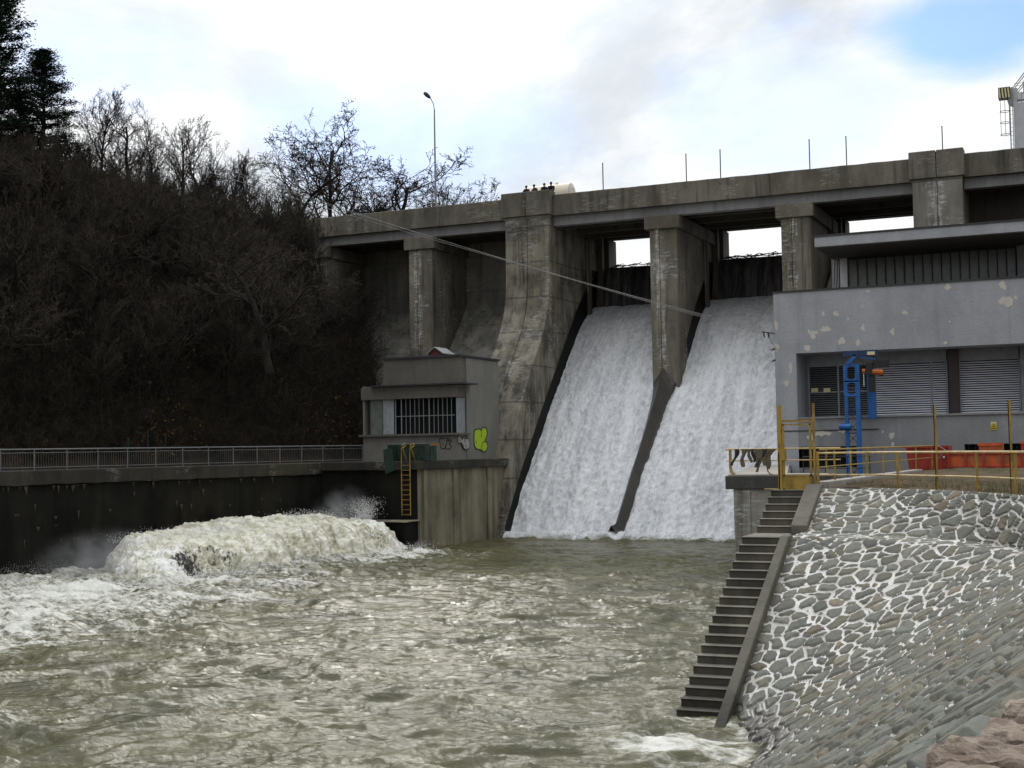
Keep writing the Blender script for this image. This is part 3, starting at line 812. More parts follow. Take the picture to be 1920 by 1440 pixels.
t = thing('roof_hatch', 'small red gabled hatch box on the control house roof', 'roof hatch', (-41, 83, 12.6))
a, b, c = on_y(804, 664, 82.5), on_y(816, 652, 82.5), on_y(830, 663, 82.5)
MB().prism([(a[0], 82.5, 12.6), (a[0], 82.5, a[2]), (b[0], 82.5, b[2] - .03), (c[0] - .05, 82.5, c[2]), (c[0] - .05, 82.5, 12.6)], (0, 1.6, 0)).build('hatch_body', 'redroof', t)
rf = MB(); rf.prism([(b[0], 82.35, b[2]), (c[0] + .1, 82.35, c[2] - .02), (c[0] + .1, 82.35, c[2] + .04), (b[0], 82.35, b[2] + .06)], (0, 1.9, 0))
rf.prism([(b[0], 82.35, b[2]), (a[0] - .1, 82.35, a[2] - .02), (a[0] - .1, 82.35, a[2] + .04), (b[0], 82.35, b[2] + .06)], (0, 1.9, 0)); rf.build('hatch_roof', 'greyroof', t)

# green tarpaulin-covered bin and the yellow ladder
t = thing('covered_bin', 'dark green tarpaulin-covered bin in front of the control house', 'bin', (-40.5, 75.5, 5.56))
V, F = [], []; n = 24
for k, (z, ex) in enumerate(((5.57, 0), (5.9, .03), (6.3, .06), (6.62, .1), (6.66, .04))):
    for j in range(n):
        q = 2 * math.pi * j / n; cx, cy = math.cos(q), math.sin(q); m = max(abs(cx), abs(cy)); fold = .05 * math.sin(j * 2.6 + k) * (1 - k / 5)
        V.append((-40.45 + cx / m * (1.28 + ex + fold), 75.7 + cy / m * (.75 + ex + fold), z))
for k in range(4):
    for j in range(n): F.append((k * n + j, k * n + (j + 1) % n, (k + 1) * n + (j + 1) % n, (k + 1) * n + j))
F.append(tuple(range(4 * n, 5 * n)))
MB().add(V, F).build('tarpaulin', 'tarp', t, smooth=False)
MB().box(-38.95, -38.2, 75.2, 75.28, 6.52, 6.62).build('wooden_bar', paint('orange_wood', rgb(.30, .14, .03)), t)
MB().prism([(-41.85, 74.36, 6.3), (-41.2, 74.36, 6.4), (-41.0, 74.36, 5.0), (-41.7, 74.36, 4.75)], (0, .02, 0)).build('hanging_flap', 'tarp', t)
t = thing('wall_ladder', 'yellow steel ladder with hooped grab rails down to the water', 'ladder', (-40.4, 74.3, 2.2))
xl, xr = on_y(753, 900, 74.2)[0], on_y(769, 900, 74.2)[0]
for x in (xl, xr):
    pts = [(x, 74.2, 2.15), (x, 74.2, 5.9), (x, 74.25, 6.4)] + [(x + .02, 74.25 + .55 * math.sin(a), 6.35 + .22 * (1 - math.cos(a)) / 2 + .15 * math.sin(a)) for a in np.linspace(.3, math.pi, 8)] + [(x + .03, 74.85, 5.56)]
    MB().tube(pts, .035, 6).build('stile', 'yellow', t)
for z in np.arange(2.2, 5.6, .31): MB().bar((xl, 74.2, z), (xr, 74.2, z), .03).build('rung', 'yellow', t)

# railing along the footpath
t = thing('footpath_railing', 'long galvanised railing of fine uprights along the dark footpath', 'railing', (-48, 60, 5.55))
rb = MB()
for z, r in ((6.62, .035), (6.44, .016), (5.68, .018)): rb.tube([(*wline(20, -.18), z), (*wline(79.0, -.18), z)], r, 6)
rb.build('rail', 'raildim', t)
ysr = np.arange(21, 79.3, 2.0)
for y in ysr: MB().bar((*wline(y, -.18), 5.5), (*wline(y, -.18), 6.62), .045).build('post', 'raildim', t)
pk = MB()
for y in np.arange(30, 79, .155): pk.bar((*wline(y, -.18), 5.68), (*wline(y, -.18), 6.44), .013)
pk.build('balusters', 'galvdark', t)
for i, (px, pt) in enumerate(((277, 808), (310, 815), (240, 822))):
    p = on_x(px, pt, -52.3); m = MB().tube([(p[0], p[1], 5.5), (p[0], p[1], p[2])], .045, 6).ball((p[0], p[1], p[2]), .06, 6, 4)
    if i == 0: m.bar((p[0], p[1], p[2] - .1), (p[0] + .1, p[1] - 1.1, p[2] - .1), .03)
    tag(m.build('fence_post', 'green'), ('tallest dark green fence post behind the footpath railing', 'dark green fence post right of the tallest one behind the railing', 'low dark green fence post left of the tallest one behind the railing')[i], 'fence post', 'green fence posts behind the railing')

# ================================================================== side weir and its surge
t = thing('side_weir', 'low dark concrete weir wall that the brown surge pours over', 'weir', (-42, 64, 0))
MB().xy([(WEIR0[0] - .8, WEIR0[1] + 2.2), (WEIR0[0] - .4, WEIR0[1] + 2.2), (WEIR1[0] - .1, WEIR1[1]), (WEIR1[0] - .5, WEIR1[1])], -1, 1.1).build('weir_wall', 'wet', t, bevel=.05)
MB().box(-42.05, -39.62, 73.0, 74.7, -1, 1.78).build('end_pier', 'wet', t, bevel=.04)
MB().box(-42.6, -39.4, 72.85, 74.7, 1.78, 1.86).build('end_slab', 'block', t, bevel=.02)

t = thing('weir_surge', 'brown frothing surge spilling over the weir below the black wall', 'surge', (-44, 62, 0))
nt_, ncr = 620, 150
Yt = np.linspace(52.0, 72.3, nt_); c = np.linspace(0, 1, ncr); YT, Cc = np.meshgrid(Yt, c, indexing='ij')
xw0, xf = wall_x(YT) + .6, weir_x(np.maximum(YT, 40)) - .25
q = np.clip((Cc - .42) / .58, 0, 1)
topz = 1.72 + .10 * np.sin((YT - 50) * .5) + .22 * sstep(56, 62, YT) - .10 * sstep(69, 73, YT)
Xb = np.where(Cc < .42, xw0 + (xf - xw0) * (Cc / .42), xf + (2.25 + .5 * fbm(YT * .45, 3, 1, 3)) * q ** .8)
Zb = np.where(Cc < .42, topz + .20 * np.sin(Cc / .42 * 3.1), topz * (1 - q ** 2.1) - .15 * q)
Yskew = YT + 4.6 * np.clip(1 - Cc / .42, 0, 1) * sstep(62, 51, YT)
YT0 = YT; YT = np.where(Cc < 2, Yskew, YT)
ne = np.clip((YT0 - 52.0) / 4.6, 0, 1); end = np.sqrt(1 - (1 - ne) ** 2)
Zb = (Zb + .15) * end - .15
xw0 = wall_x(YT) + .6; Xb = np.where(Cc < .42, xw0 + (xf - xw0) * (Cc / .42), Xb)
f = .26 * fbm(Xb * .7, YT * .7, Zb * .7, 6, .62) + .16 * (1 - 2.2 * np.abs(perlin(Xb * 1.3, YT * 1.3, Zb * .6 + 4)))
f += .03 * (1 - 2 * np.abs(perlin(Xb * 1.2, YT * 3.0, Zb * .7))) + .025 * fbm(Xb * 7, YT * 7, Zb * 3, 3, .6)
dX, dZ = q * .8 + .05, 1 - .55 * q
Xs, Zs = Xb + f * dX, Zb + f * dZ; Ys = YT + .18 * fbm(Xb, YT, Zb * 2 + 5, 3)
foamA = .50 * (1 - q) * (.45 + .55 * sstep(0, .5, fbm(Xb * .6, YT * .6, 4, 3))) + .36 * sstep(.74, 1, q) + .34 * sstep(.02, .5, fbm(YT * 1.6, q * .9, 3.3, 4, .6)) * sstep(0, .2, q) + .25 * sstep(55.5, 53, YT0) + .25 * sstep(69, 72, YT)
thin = .70 * sstep(.15, .4, q) * sstep(1, .8, q) * (np.exp(-((YT - 53.8) / .9) ** 2) + .66 * np.exp(-((YT - 56.2) / 1.2) ** 2) + .45 * np.exp(-((YT - 70.6) / 1.5) ** 2))
me = npmesh('surge_water', np.stack([Xs, Ys, Zs], -1).reshape(-1, 3), gridfaces(nt_, ncr), {'foam': foamA.ravel(), 'thin': thin.ravel(), 'flow': (.5 + .42 * fbm(Ys * 1.9 + .5 * q, Cc * 2.2, 6.1, 5, .6)).ravel()})
link('surge_water', me, 'froth', t, smooth=True)
# fine spray thrown up along the surge
rs = np.random.RandomState(11); P, R = [], []


def burst(c, n, sx, sy, h, r0=.010, r1=.035):
    for _ in range(n):
        a = abs(rs.normal()); k = rs.rand() ** 1.4
        P.append((c[0] + rs.normal() * sx * (.4 + k), c[1] + rs.normal() * sy * (.4 + k), c[2] + h * k + .1 * rs.normal())); R.append(rs.uniform(r0, r1) * (1.1 - k * .6))


burst((-42.0, 72.2, 1.8), 2400, .30, .75, 1.5); burst((-43.2, 69.5, 1.9), 900, .4, 1.4, .9); burst((-43.4, 66.5, 2.0), 900, .4, .7, .8)
for y in np.linspace(52, 72, 40): burst((weir_x(y) - 1.2 + rs.normal() * .8, y, 1.95), 90, .6, .5, .5, .008, .025)
for y in np.linspace(44, 53, 16): burst((wall_x(y) + .9 + rs.rand(), y, .25), 140, .5, .35, .7, .005, .018)
for y in np.linspace(50, 74, 40): burst((weir_x(y) + 2.3, y, .1), 110, .5, .5, .5)
for x in np.linspace(-38, -21, 50): burst((x, 84.9, .1), 40, .3, .25, .5)
P, R = np.array(P), np.array(R)
oc = np.array([(1, 0, 0), (-1, 0, 0), (0, 1, 0), (0, -1, 0), (0, 0, 1), (0, 0, -1)], float)
V = (P[:, None, :] + oc[None] * R[:, None, None] * np.array([1, 1, 1.5])).reshape(-1, 3)
of = np.array([(0, 2, 4), (2, 1, 4), (1, 3, 4), (3, 0, 4), (2, 0, 5), (1, 2, 5), (3, 1, 5), (0, 3, 5)])
F = (of[None] + (np.arange(len(P)) * 6)[:, None, None]).reshape(-1, 3)
tag(link('spray', npmesh('spray', V, F), 'spray'), 'white spray thrown up along the surge and the foot of the chutes', 'spray', kind='stuff')

g = G('mist'); g.nt.nodes.remove(g.b); mv = g.n('ShaderNodeVolumePrincipled'); g.l(mv.outputs[0], g.out.inputs['Volume']); mv.inputs['Color'].default_value = (.9, .9, .9, 1)
_gc = g.n('ShaderNodeVectorMath', operation='DISTANCE'); g.l(g.n('ShaderNodeTexCoord').outputs['Generated'], _gc.inputs[0]); _gc.inputs[1].default_value = (.5, .5, .5)
_fo = g.ramp(_gc.outputs['Value'], .08, .48, 1, 0)
g.put(mv.inputs['Density'], g.math('MULTIPLY', g.math('MULTIPLY', _fo, g.ramp(g.noise((.9, .9, .9), 4), .35, .65)), .26)); M['mist'] = g.m
for (c_, r_), lb in zip((((-46.8, 54.0, .7), (3.4, 4.6, 2.2)), ((-42.8, 71.0, 2.2), (2.0, 3.4, 2.4)), ((-44.2, 61, 1.5), (3.2, 8, 1.4))), ('thin mist at the left end of the brown surge', 'thin mist below the yellow ladder', 'thin mist over the middle of the brown surge')):
    tag(MB().ball(c_, r_, 20, 12).build('mist', 'mist'), lb, 'mist', kind='stuff')

# ================================================================== on the dam crest
t = thing('street_lamp', 'tall slender street lamp standing on the dam crest by the trees', 'street lamp', (-52.4, 103, 24.8))
lx, ly = -52.4, 103
MB().tube([(lx, ly, 24.8), (lx, ly, 28), (lx, ly, 36.0)], [.11, .09, .06], 8).build('mast', 'galv', t)
MB().tube([(lx, ly, 36), (lx - .08, ly, 36.5), (lx - .3, ly, 36.95), (lx - .45, ly, 37.15)], .045, 6).build('arm', 'galv', t)
MB().tube([(lx - .38, ly, 37.05), (lx - .5, ly, 37.18), (lx - .75, ly, 37.42), (lx - .95, ly, 37.58), (lx - 1.02, ly, 37.62)], [.06, .15, .19, .14, .04], 10).build('lamp_head', 'black', t)
lbs = ['thin rod standing alone on the parapet right of the cream tank', 'thin rod on the parapet above the slim middle pier', 'thin rod on the parapet above the second water chute',
       'thin rod on the parapet above the pier at the powerhouse corner', 'thin rod on the parapet above the powerhouse canopy\'s left end', 'thin rod on the parapet behind the raised pedestal near the crane']
for (px, pt), lb in zip(((1130, 306), (1286, 289), (1350, 281), (1517, 262), (1586, 256), (1766, 237)), lbs):
    p = on_y(px, pt, 95.2); m = MB().box(p[0] - .035, p[0] + .035, 95.17, 95.23, 24.9, p[2]).ball((p[0], 95.2, p[2]), .05, 6, 4).box(p[0] - .07, p[0] + .07, 94.93, 95.25, 25.3, 25.45)
    tag(m.build('parapet_rod', 'galvdark'), lb, 'rod', 'thin rods along the parapet')
t = thing('tank_trailer', 'cream cylindrical tank trailer parked on the dam crest behind the people', 'trailer', (-41.5, 103, 24.8))
R0, cz = .92, 27.38
ax = [(-43.9, 103.1, cz), (-43.75, 103.1, cz), (-39.75, 103.1, cz), (-39.7, 103.1, cz)]
MB().tube(ax, [R0 * .8, R0, R0, R0 * .97], 32).build('tank', 'cream', t, smooth=False)
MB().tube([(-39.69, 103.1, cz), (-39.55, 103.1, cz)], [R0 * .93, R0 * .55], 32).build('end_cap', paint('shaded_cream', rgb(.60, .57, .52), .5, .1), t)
MB().tube([(-41.2, 103.1, cz + R0 * .95), (-40.9, 103.1, cz + R0 * 1.06)], .16, 10).build('filler_neck', 'cream', t)
MB().box(-43.8, -39.8, 102.5, 103.7, 26.2, 26.45).box(-45.6, -43.8, 103.0, 103.2, 26.2, 26.35).build('chassis', 'galvdark', t)
for x in (-42.9, -40.8):
    for y in (102.35, 103.85):
        wh = MB().tube([(x, y - .14, 25.42), (x, y + .14, 25.42)], .6, 20).build('wheel', 'rubber', t); MB().tube([(x, y - .16, 25.42), (x, y + .16, 25.42)], .3, 14).build('rim', 'galv', wh)
MB().box(-43.0, -42.8, 102.4, 103.8, 25.35, 25.5).box(-40.9, -40.7, 102.4, 103.8, 25.35, 25.5).build('axle', 'galvdark', t)


def person(label, x, y, z, face, mat, lean=.12, elbow=.25, s=1.0, hood=False):
    """a standing figure leaning on the parapet; face is the heading in radians (0 = towards the viewer)"""
    t = thing('person', label, 'person', (x, y, z), 'people looking over the parapet')
    J = {'pelvis': (0, 0, .93), 'waist': (0, -.04, 1.08), 'chest': (0, -lean, 1.30), 'neck': (0, -lean - .04, 1.47), 'chin': (0, -lean - .06, 1.54), 'head': (0, -lean - .07, 1.63), 'crown': (0, -lean - .05, 1.72)}
    for sg, k in ((-1, 'l'), (1, 'r')):
        J.update({'hip' + k: (sg * .10, 0, .88), 'knee' + k: (sg * .11, -.04, .48), 'ank' + k: (sg * .11, .02, .09), 'toe' + k: (sg * .12, -.16, .04),
                  'sh' + k: (sg * .19, -lean, 1.40), 'el' + k: (sg * elbow, -lean - .18, 1.16), 'wr' + k: (sg * .14, -lean - .38, 1.10), 'ha' + k: (sg * .12, -lean - .46, 1.09)})
    ca, sa = math.cos(face), math.sin(face)

    def w(p): return tuple((np.array((p[0] * ca - p[1] * sa, p[0] * sa + p[1] * ca, p[2])) * s + np.array((x, y, z))))

    def skin(name, chain, rad, mat):
        keys = sorted({k for e in chain for k in e}, key=lambda k: list(J).index(k)); me = bpy.data.meshes.new(name)
        me.from_pydata([w(J[k]) for k in keys], [(keys.index(a), keys.index(b)) for a, b in chain], []); o = link(name, me, mat, t)
        bpy.context.view_layer.objects.active = o; sk = o.modifiers.new('skin', 'SKIN'); sk.use_smooth_shade = True
        me.skin_vertices.new() if not me.skin_vertices else None
        for i, k in enumerate(keys): me.skin_vertices[0].data[i].radius = (rad[k] * s, rad[k] * s)
        me.skin_vertices[0].data[0].use_root = True
        u = o.modifiers.new('sub', 'SUBSURF'); u.levels = u.render_levels = 1
        return o
    rad = {'pelvis': .15, 'waist': .13, 'chest': .15, 'neck': .055, 'chin': .075, 'head': .095, 'crown': .07, **{a + b: r for b in 'lr' for a, r in (('hip', .10), ('knee', .065), ('ank', .045), ('toe', .04), ('sh', .075), ('el', .05), ('wr', .035), ('ha', .04))}}
    leg = [('pelvis', 'hipl'), ('pelvis', 'hipr')] + [(a + k, b + k) for k in 'lr' for a, b in (('hip', 'knee'), ('knee', 'ank'), ('ank', 'toe'))]
    arm = [('chest', 'shl'), ('chest', 'shr')] + [(a + k, b + k) for k in 'lr' for a, b in (('sh', 'el'), ('el', 'wr'), ('wr', 'ha'))]
    tor = [('pelvis', 'waist'), ('waist', 'chest'), ('chest', 'neck')]
    skin('body', leg + tor + [('neck', 'chin'), ('chin', 'head'), ('head', 'crown')] + arm, rad, 'skin')
    big = {k: r * 1.18 + .012 for k, r in rad.items()}; big['neck'] = .07; big['waist'] = .165
    skin('jacket', tor + [e for e in arm if not e[1].startswith('ha')], big, mat)
    skin('trousers', leg[:2] + [e for e in leg[2:] if not e[1].startswith('toe')], {**big, 'pelvis': .17}, 'cloth2')
    h = J['head']; c = w((h[0], h[1] + .025, h[2] + .035)); MB().ball(c, (.105 * s, .115 * s, .115 * s), 12, 8).build('hair', 'hair' if not hood else mat, t, smooth=True)
    return t


for px, lb, mt, fc, s in ((988, 'person in a maroon jacket standing alone at the parapet, left of the others', 'cloth1', .1, 1.0), (1006, 'person in a black jacket turned sideways beside the cream tank, second at the parapet', 'cloth2', -.6, 1.02),
                          (1019.5, 'person in a dark navy jacket bending close over the parapet, third in the row', 'cloth3', .5, 1.03), (1034, 'person in a black jacket closest to the round end of the cream tank', 'cloth2', .2, 1.05)):
    p = on_y(px, 352, 96.3); person(lb, p[0], 96.35, 25.2, fc, mt, .2, .25, s)
p = on_y(1026.5, 357, 96.5); person('small child in a black jacket just showing above the parapet', p[0], 96.6, 25.2, 0, 'cloth2', .1, .2, .82)

t = thing('gantry_crane', 'white and grey gantry crane with striped counterweight on the dam crest', 'crane', (-4, 101, 24.8))
MB().box(-4.9, -3.95, 100, 101.2, 24.8, 30.1).build('tower_leg', 'craneg', t, bevel=.03)
MB().prism([(-4.05, 99.97, 24.8), (-3.93, 99.97, 29), (-3.6, 99.97, 29.3), (-3.2, 99.97, 29.3), (-3.2, 99.97, 24.8)], (0, 1.0, 0)).build('cab', 'navy', t)
MB().box(-5.3, 1, 100.2, 101, 30.35, 30.85).build('girder', 'white', t)
MB().prism([(-5.25, 100.1, 30.15), (-4.65, 100.1, 29.95), (-4.6, 100.1, 31.15), (-5.2, 100.1, 31.3)], (0, 1.0, 0)).build('end_plate', 'craneg', t)
a, b = on_y(1871, 166, 99.5), on_y(1894, 182, 99.5)
cw = MB().box(a[0], b[0], 99.5, 100.3, b[2], a[2] + .05).build('counterweight', 'black', t)
sm = MB()
for i in range(4):
    x = a[0] + .08 + i * (b[0] - a[0]) / 4; sm.prism([(x, 99.49, b[2]), (x + .1, 99.49, b[2]), (x + .04, 99.49, a[2]), (x - .06, 99.49, a[2])], (0, .005, 0))
sm.build('hazard_stripes', 'label', cw)
lad = MB().tube([(-5.12, 99.6, 24.8), (-5.1, 99.6, 31.2)], .04, 6).tube([(-4.95, 99.8, 24.8), (-4.93, 99.8, 31.2)], .03, 6)
for z in np.arange(25, 31, .3): lad.bar((-5.12, 99.6, z), (-4.95, 99.8, z), .02)
lad.build('access_ladder', 'galv', t)
cg = MB()
for z in (27.75, 28.6, 29.4): cg.tube([(-5.45 + .32 * math.cos(q), 99.4 + .32 * math.sin(q), z) for q in np.linspace(0, 2 * math.pi, 17)], .025, 5)
for q in np.linspace(.4, 5.9, 6): cg.bar((-5.45 + .32 * math.cos(q), 99.4 + .32 * math.sin(q), 27.7), (-5.45 + .32 * math.cos(q), 99.4 + .32 * math.sin(q), 30.4), .02)
cg.build('ladder_cage', 'galv', t)
tr = MB()
for dy in (100.2, 100.9):
    tr.bar((-5.0, dy, 31.1), (-3.0, dy, 33.6), .06).bar((-4.7, dy, 30.9), (-2.6, dy, 33.3), .06).bar((-4.2, dy, 31.7), (-4.2, dy, 30.7), .04).bar((-4.8, dy, 31.5), (0, dy, 31.5), .03)
    for k in range(4): tr.bar((-4.85 + k * .25, dy, 29.9), (-4.95 + k * .3, dy, 30.9), .03)
tr.build('lattice_boom', 'galv', t)

# ================================================================== cables from the far bank to the powerhouse
E1 = on_y(1428, 622, 75.6)
for i, (dy, lb) in enumerate(((150, 'uppermost of the three pale cables slung across the dam'), (166, 'middle one of the three pale cables slung across the dam'), (190, 'lowest of the three pale cables slung across the dam'))):
    e2 = CC + ray(-60, dy - 12 - 3 * i) * 100; pts = []
    e1 = E1 + np.array((0, .25 * i, .11 * i - .11))
    for q in np.linspace(0, 1, 40): pts.append(tuple(e1 * (1 - q) + e2 * q - np.array((0, 0, 2.3 - .30 * i)) * 4 * q * (1 - q) * .35))
    tag(MB().tube(pts, .0145, 5).build('cable', 'cable'), lb, 'cable', 'cables across the dam')

# ================================================================== powerhouse
FY, BY = 76.0, 78.4
ph = thing('powerhouse', 'grey flat-roofed powerhouse with peeling paint and louvred windows', 'building', (-5, 84, 4))
wl = MB()
X0, XR, XL, ZT = -17.0, -3.4, -15.78, 14.88
wl.box(X0, XL, FY, FY + 2.4, 3.5, ZT); wl.box(XL, 14, FY, FY + 2.4, 11.37, ZT); wl.box(XR, 14, FY, FY + 2.4, 3.5, 11.37)
wl.box(X0, 14, FY + 2.65, 92, 3.5, ZT); wl.build('facade_wall', 'grey', ph)
b1, b2 = on_y(1496, 838, FY), on_y(1607, 872, FY); c1 = on_y(1808, 828, FY); c2 = on_y(1930, 866, FY)
lw = MB(); lw.box(XL, XR, FY + .004, FY + 2.39, b1[2], 7.62); lw.box(XL, b1[0], FY + .004, FY + 1, 3.5, b1[2]); lw.box(b2[0], c1[0], FY + .004, FY + 1, 3.5, b1[2])
lw.box(b1[0], b2[0], FY + .004, FY + 1, 3.5, 4.85); lw.box(c1[0], XR, FY + .004, FY + 1, 3.5, 4.75)
lw.build('plinth_wall', 'greydirty', ph)
for a, b in ((b1[0], b2[0]), (c1[0], XR)):
    bw = MB().box(a, b, FY + .6, FY + .65, 4.6, b1[2]).build('basement_window', 'dark', ph); gm = MB()
    for x in np.arange(a + .2, b, .35): gm.box(x - .02, x + .02, FY + .3, FY + .34, 4.75, b1[2])
    gm.box(a, b, FY + .29, FY + .35, 5.4, 5.46); gm.build('grille', 'black', bw)
MB().box(X0 - .06, 14, FY - .06, FY + .4, ZT, ZT + .1).box(X0 - .06, X0 + .3, FY + .4, 92, ZT, ZT + .1).build('roof_edge', 'darkedge', ph)
MB().box(X0, 14, FY + .4, 92, ZT - .1, ZT).build('flat_roof', 'darkedge', ph)
MB().box(XL - .02, XR + .02, FY - .10, FY + .1, 7.62, 7.72).build('window_sill', 'greydirty', ph)
MB().box(XL, XR, FY + .1, BY, 7.62, 7.66).build('sill_ledge', 'greydirty', ph)
MB().box(X0, XL + 4.5, FY - .03, FY + .0, 6.92, 6.98).build('string_course', 'darkedge', ph)


def louvre(px0, px1, mat, splits, name):
    a, b = on_y(px0, 720, BY)[0], on_y(px1, 720, BY)[0]
    wn = MB().box(a, b, BY + .16, BY + .2, 7.66, 11.37).build(name, 'dark', ph)
    MB().box(a, b, BY - .02, BY + .12, 10.68, 11.36).build('header_panel', 'frame', wn)
    sl = MB(); z = 7.78
    while z < 10.62:
        sl.prism([(a + .05, BY - .045, z), (a + .05, BY + .005, z + .062), (a + .05, BY + .012, z + .060), (a + .05, BY - .038, z - .002)], (b - a - .1, 0, 0)); z += .126
    sl.build('slats', mat, wn)
    fm = MB()
    for x in [a, b] + [on_y(s, 720, BY)[0] for s in splits]: fm.box(x - .05, x + .05, BY - .06, BY + .14, 7.66, 10.7)
    fm.box(a, b, BY - .05, BY + .12, 7.66, 7.76); fm.build('frame', 'frame', wn)
    return wn


w1 = louvre(1517, 1638, 'slatdim', (1572,), 'louvred_window'); MB().box(on_y(1517, 720, BY)[0], on_y(1638, 720, BY)[0], BY - .05, BY + .1, 9.15, 9.23).build('transom', 'frame', w1)
louvre(1640, 1776, 'slat', (1747,), 'louvred_window'); louvre(1799, 1912, 'slat', (), 'louvred_window')
for px in (1521, 1544):
    a, b = on_y(px, 728, BY - .08), on_y(px + 13, 735, BY - .08); MB().box(a[0], b[0], BY - .08, BY - .06, b[2], a[2]).build('notice_plate', 'label', w1)
a, b = on_y(1780, 700, BY - .5), on_y(1797, 700, BY - .5); MB().box(a[0], b[0], BY - .5, BY, 7.66, 11.37).build('steel_column', 'brown', ph)
a = on_y(1914, 700, BY); MB().box(a[0], XR, BY - .1, BY + .2, 7.66, 11.37).build('side_panel', 'panel', ph)
# set-back upper storey under the long canopy
MB().box(-14.55, 14, 75.95, 90, 17.36, 17.93).build('canopy', 'grey', ph, bevel=.02); MB().box(-14.6, 14, 75.9, 90.05, 17.93, 18.03).build('canopy_edge', 'darkedge', ph)
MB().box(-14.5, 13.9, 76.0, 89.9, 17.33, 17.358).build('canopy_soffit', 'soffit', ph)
UY = 81.2
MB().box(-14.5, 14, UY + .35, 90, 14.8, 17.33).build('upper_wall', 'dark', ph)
MB().box(-14.56, -14.49, UY, 90, 14.8, 17.33).build('upper_side_wall', 'panel', ph)
st = on_y(1590, 500, UY)[0]; en = on_y(1905, 480, UY)[0]
ws = MB().box(st, en, UY + .1, UY + .13, 14.8, 17.33).build('strip_window', 'glassgreen', ph)
mm = MB()
for px in np.linspace(1590, 1905, 19): x = on_y(px, 500, UY)[0]; mm.box(x - .03, x + .03, UY - .02, UY + .1, 14.8, 17.3)
mm.box(st, en, UY - .02, UY + .12, 17.22, 17.33); mm.build('mullions', 'darkedge', ws)
rp = MB(); xs = np.linspace(-14.5, on_y(1573, 500, UY)[0], 5)
for a, b in zip(xs[:-1], xs[1:]): rp.box(a + .03, b - .03, UY, UY + .1, 14.8, 17.33)
rp.build('ribbed_panel', 'white', ph); MB().box(xs[-1] + .05, st - .05, UY, UY + .12, 14.8, 17.33).build('blank_panel', 'white', ph); MB().box(en + .05, 14, UY, UY + .12, 14.8, 17.33).build('blank_panel', 'panel', ph)  # left panels made white to stand in for side light from the left
# flaked paint: each patch a ragged thin skin of bare plaster
rs = np.random.RandomState(21); pm = MB()
for px, py, w_, h_ in ((1568, 588, 11, 12), (1543, 588, 6, 9), (1548, 617, 26, 10), (1523, 626, 18, 15), (1578, 640, 17, 15), (1608, 642, 8, 12), (1618, 614, 9, 14), (1673, 622, 9, 14), (1697, 586, 13, 8), (1777, 538, 14, 10),
                       (1880, 534, 14, 18), (1885, 564, 22, 22), (1904, 558, 7, 7), (1455, 608, 8, 16), (1456, 652, 11, 14), (1515, 652, 16, 10), (1590, 597, 5, 6), (1780, 603, 4, 4), (1772, 643, 10, 5), (1627, 546, 8, 4), (1482, 690, 6, 22), (1475, 718, 12, 10), (1617, 574, 4, 6),
                       (1543, 812, 52, 22), (1520, 820, 24, 18), (1580, 806, 26, 16), (1672, 818, 16, 18), (1655, 810, 6, 8), (1674, 832, 8, 14)):
    if py > 780: w_, h_ = w_ * .72, h_ * .72
    k = 26; pts = []
    e = rs.rand() * 9
    for j in range(k):
        q = 2 * math.pi * j / k; r = .46 * (1 + .75 * float(perlin(math.cos(q) * 1.2 + e, math.sin(q) * 1.2 + e, px * .1)) + .22 * rs.normal() * .6)
        r = max(r, .16); p = on_y(px + w_ * r * math.cos(q), py + h_ * r * math.sin(q), FY - .004); pts.append((p[0], FY - .004, p[2]))
    pm = MB().prism(pts, (0, .003, 0)); pm.build('flaked_patch', 'peel', ph)
# cable bracket at the corner
t = thing('cable_bracket', 'black insulator bracket holding the cables at the powerhouse corner', 'bracket', (-17.1, 75.9, 12.5))
MB().bar(tuple(E1), (-16.95, 75.97, E1[2] - .12), .05).build('arm', 'black', t)
for k in (.15, .5):
    p = np.array(E1) * (1 - k) + np.array((-16.95, 75.97, E1[2] - .12)) * k; MB().tube([tuple(p), tuple(p - np.array((-.04, 0, .32)))], [.05, .035], 8).build('insulator', 'black', t)
dp = [tuple(np.array(E1) * .6 + np.array((-16.95, 75.97, E1[2])) * .4 + np.array((.1 * i, 0, -.02 - 1.1 * math.sin(i / 7 * 1.5)))) for i in range(8)]
MB().tube(dp, .015, 4).build('drop_wire', 'black', t)
for z in (11.6, 10.95): MB().tube([(-17.2, 75.96, z), (-16.98, 75.96, z + .1)], [.02, .07], 6).build('wall_insulator', 'black', t)

# warning sign
t = thing('warning_sign', 'yellow warning triangle on a pale plate on the plinth wall', 'sign', (-5.3, 75.9, 6.9))
a, b = on_y(1857, 791, FY - .02), on_y(1869, 806, FY - .02); MB().box(a[0], b[0], FY - .03, FY - .005, b[2], a[2]).build('plate', 'signy', t)
cx = (a[0] + b[0]) / 2; wd = (b[0] - a[0]) / 2
MB().prism([(a[0] + .02, FY - .034, a[2] - .14), (b[0] - .02, FY - .034, a[2] - .14), (b[0] - .02, FY - .034, a[2] - .01), (a[0] + .02, FY - .034, a[2] - .01)], (0, .003, 0)).build('plate_top', 'label', t)
MB().prism([(cx - wd * .8, FY - .040, b[2] + .06), (cx + wd * .8, FY - .040, b[2] + .06), (cx, FY - .040, a[2] - .05)], (0, .004, 0)).build('triangle_border', 'ink', t)
MB().prism([(cx - wd * .58, FY - .046, b[2] + .09), (cx + wd * .58, FY - .046, b[2] + .09), (cx, FY - .046, a[2] - .12)], (0, .004, 0)).build('triangle_field', 'signy', t)
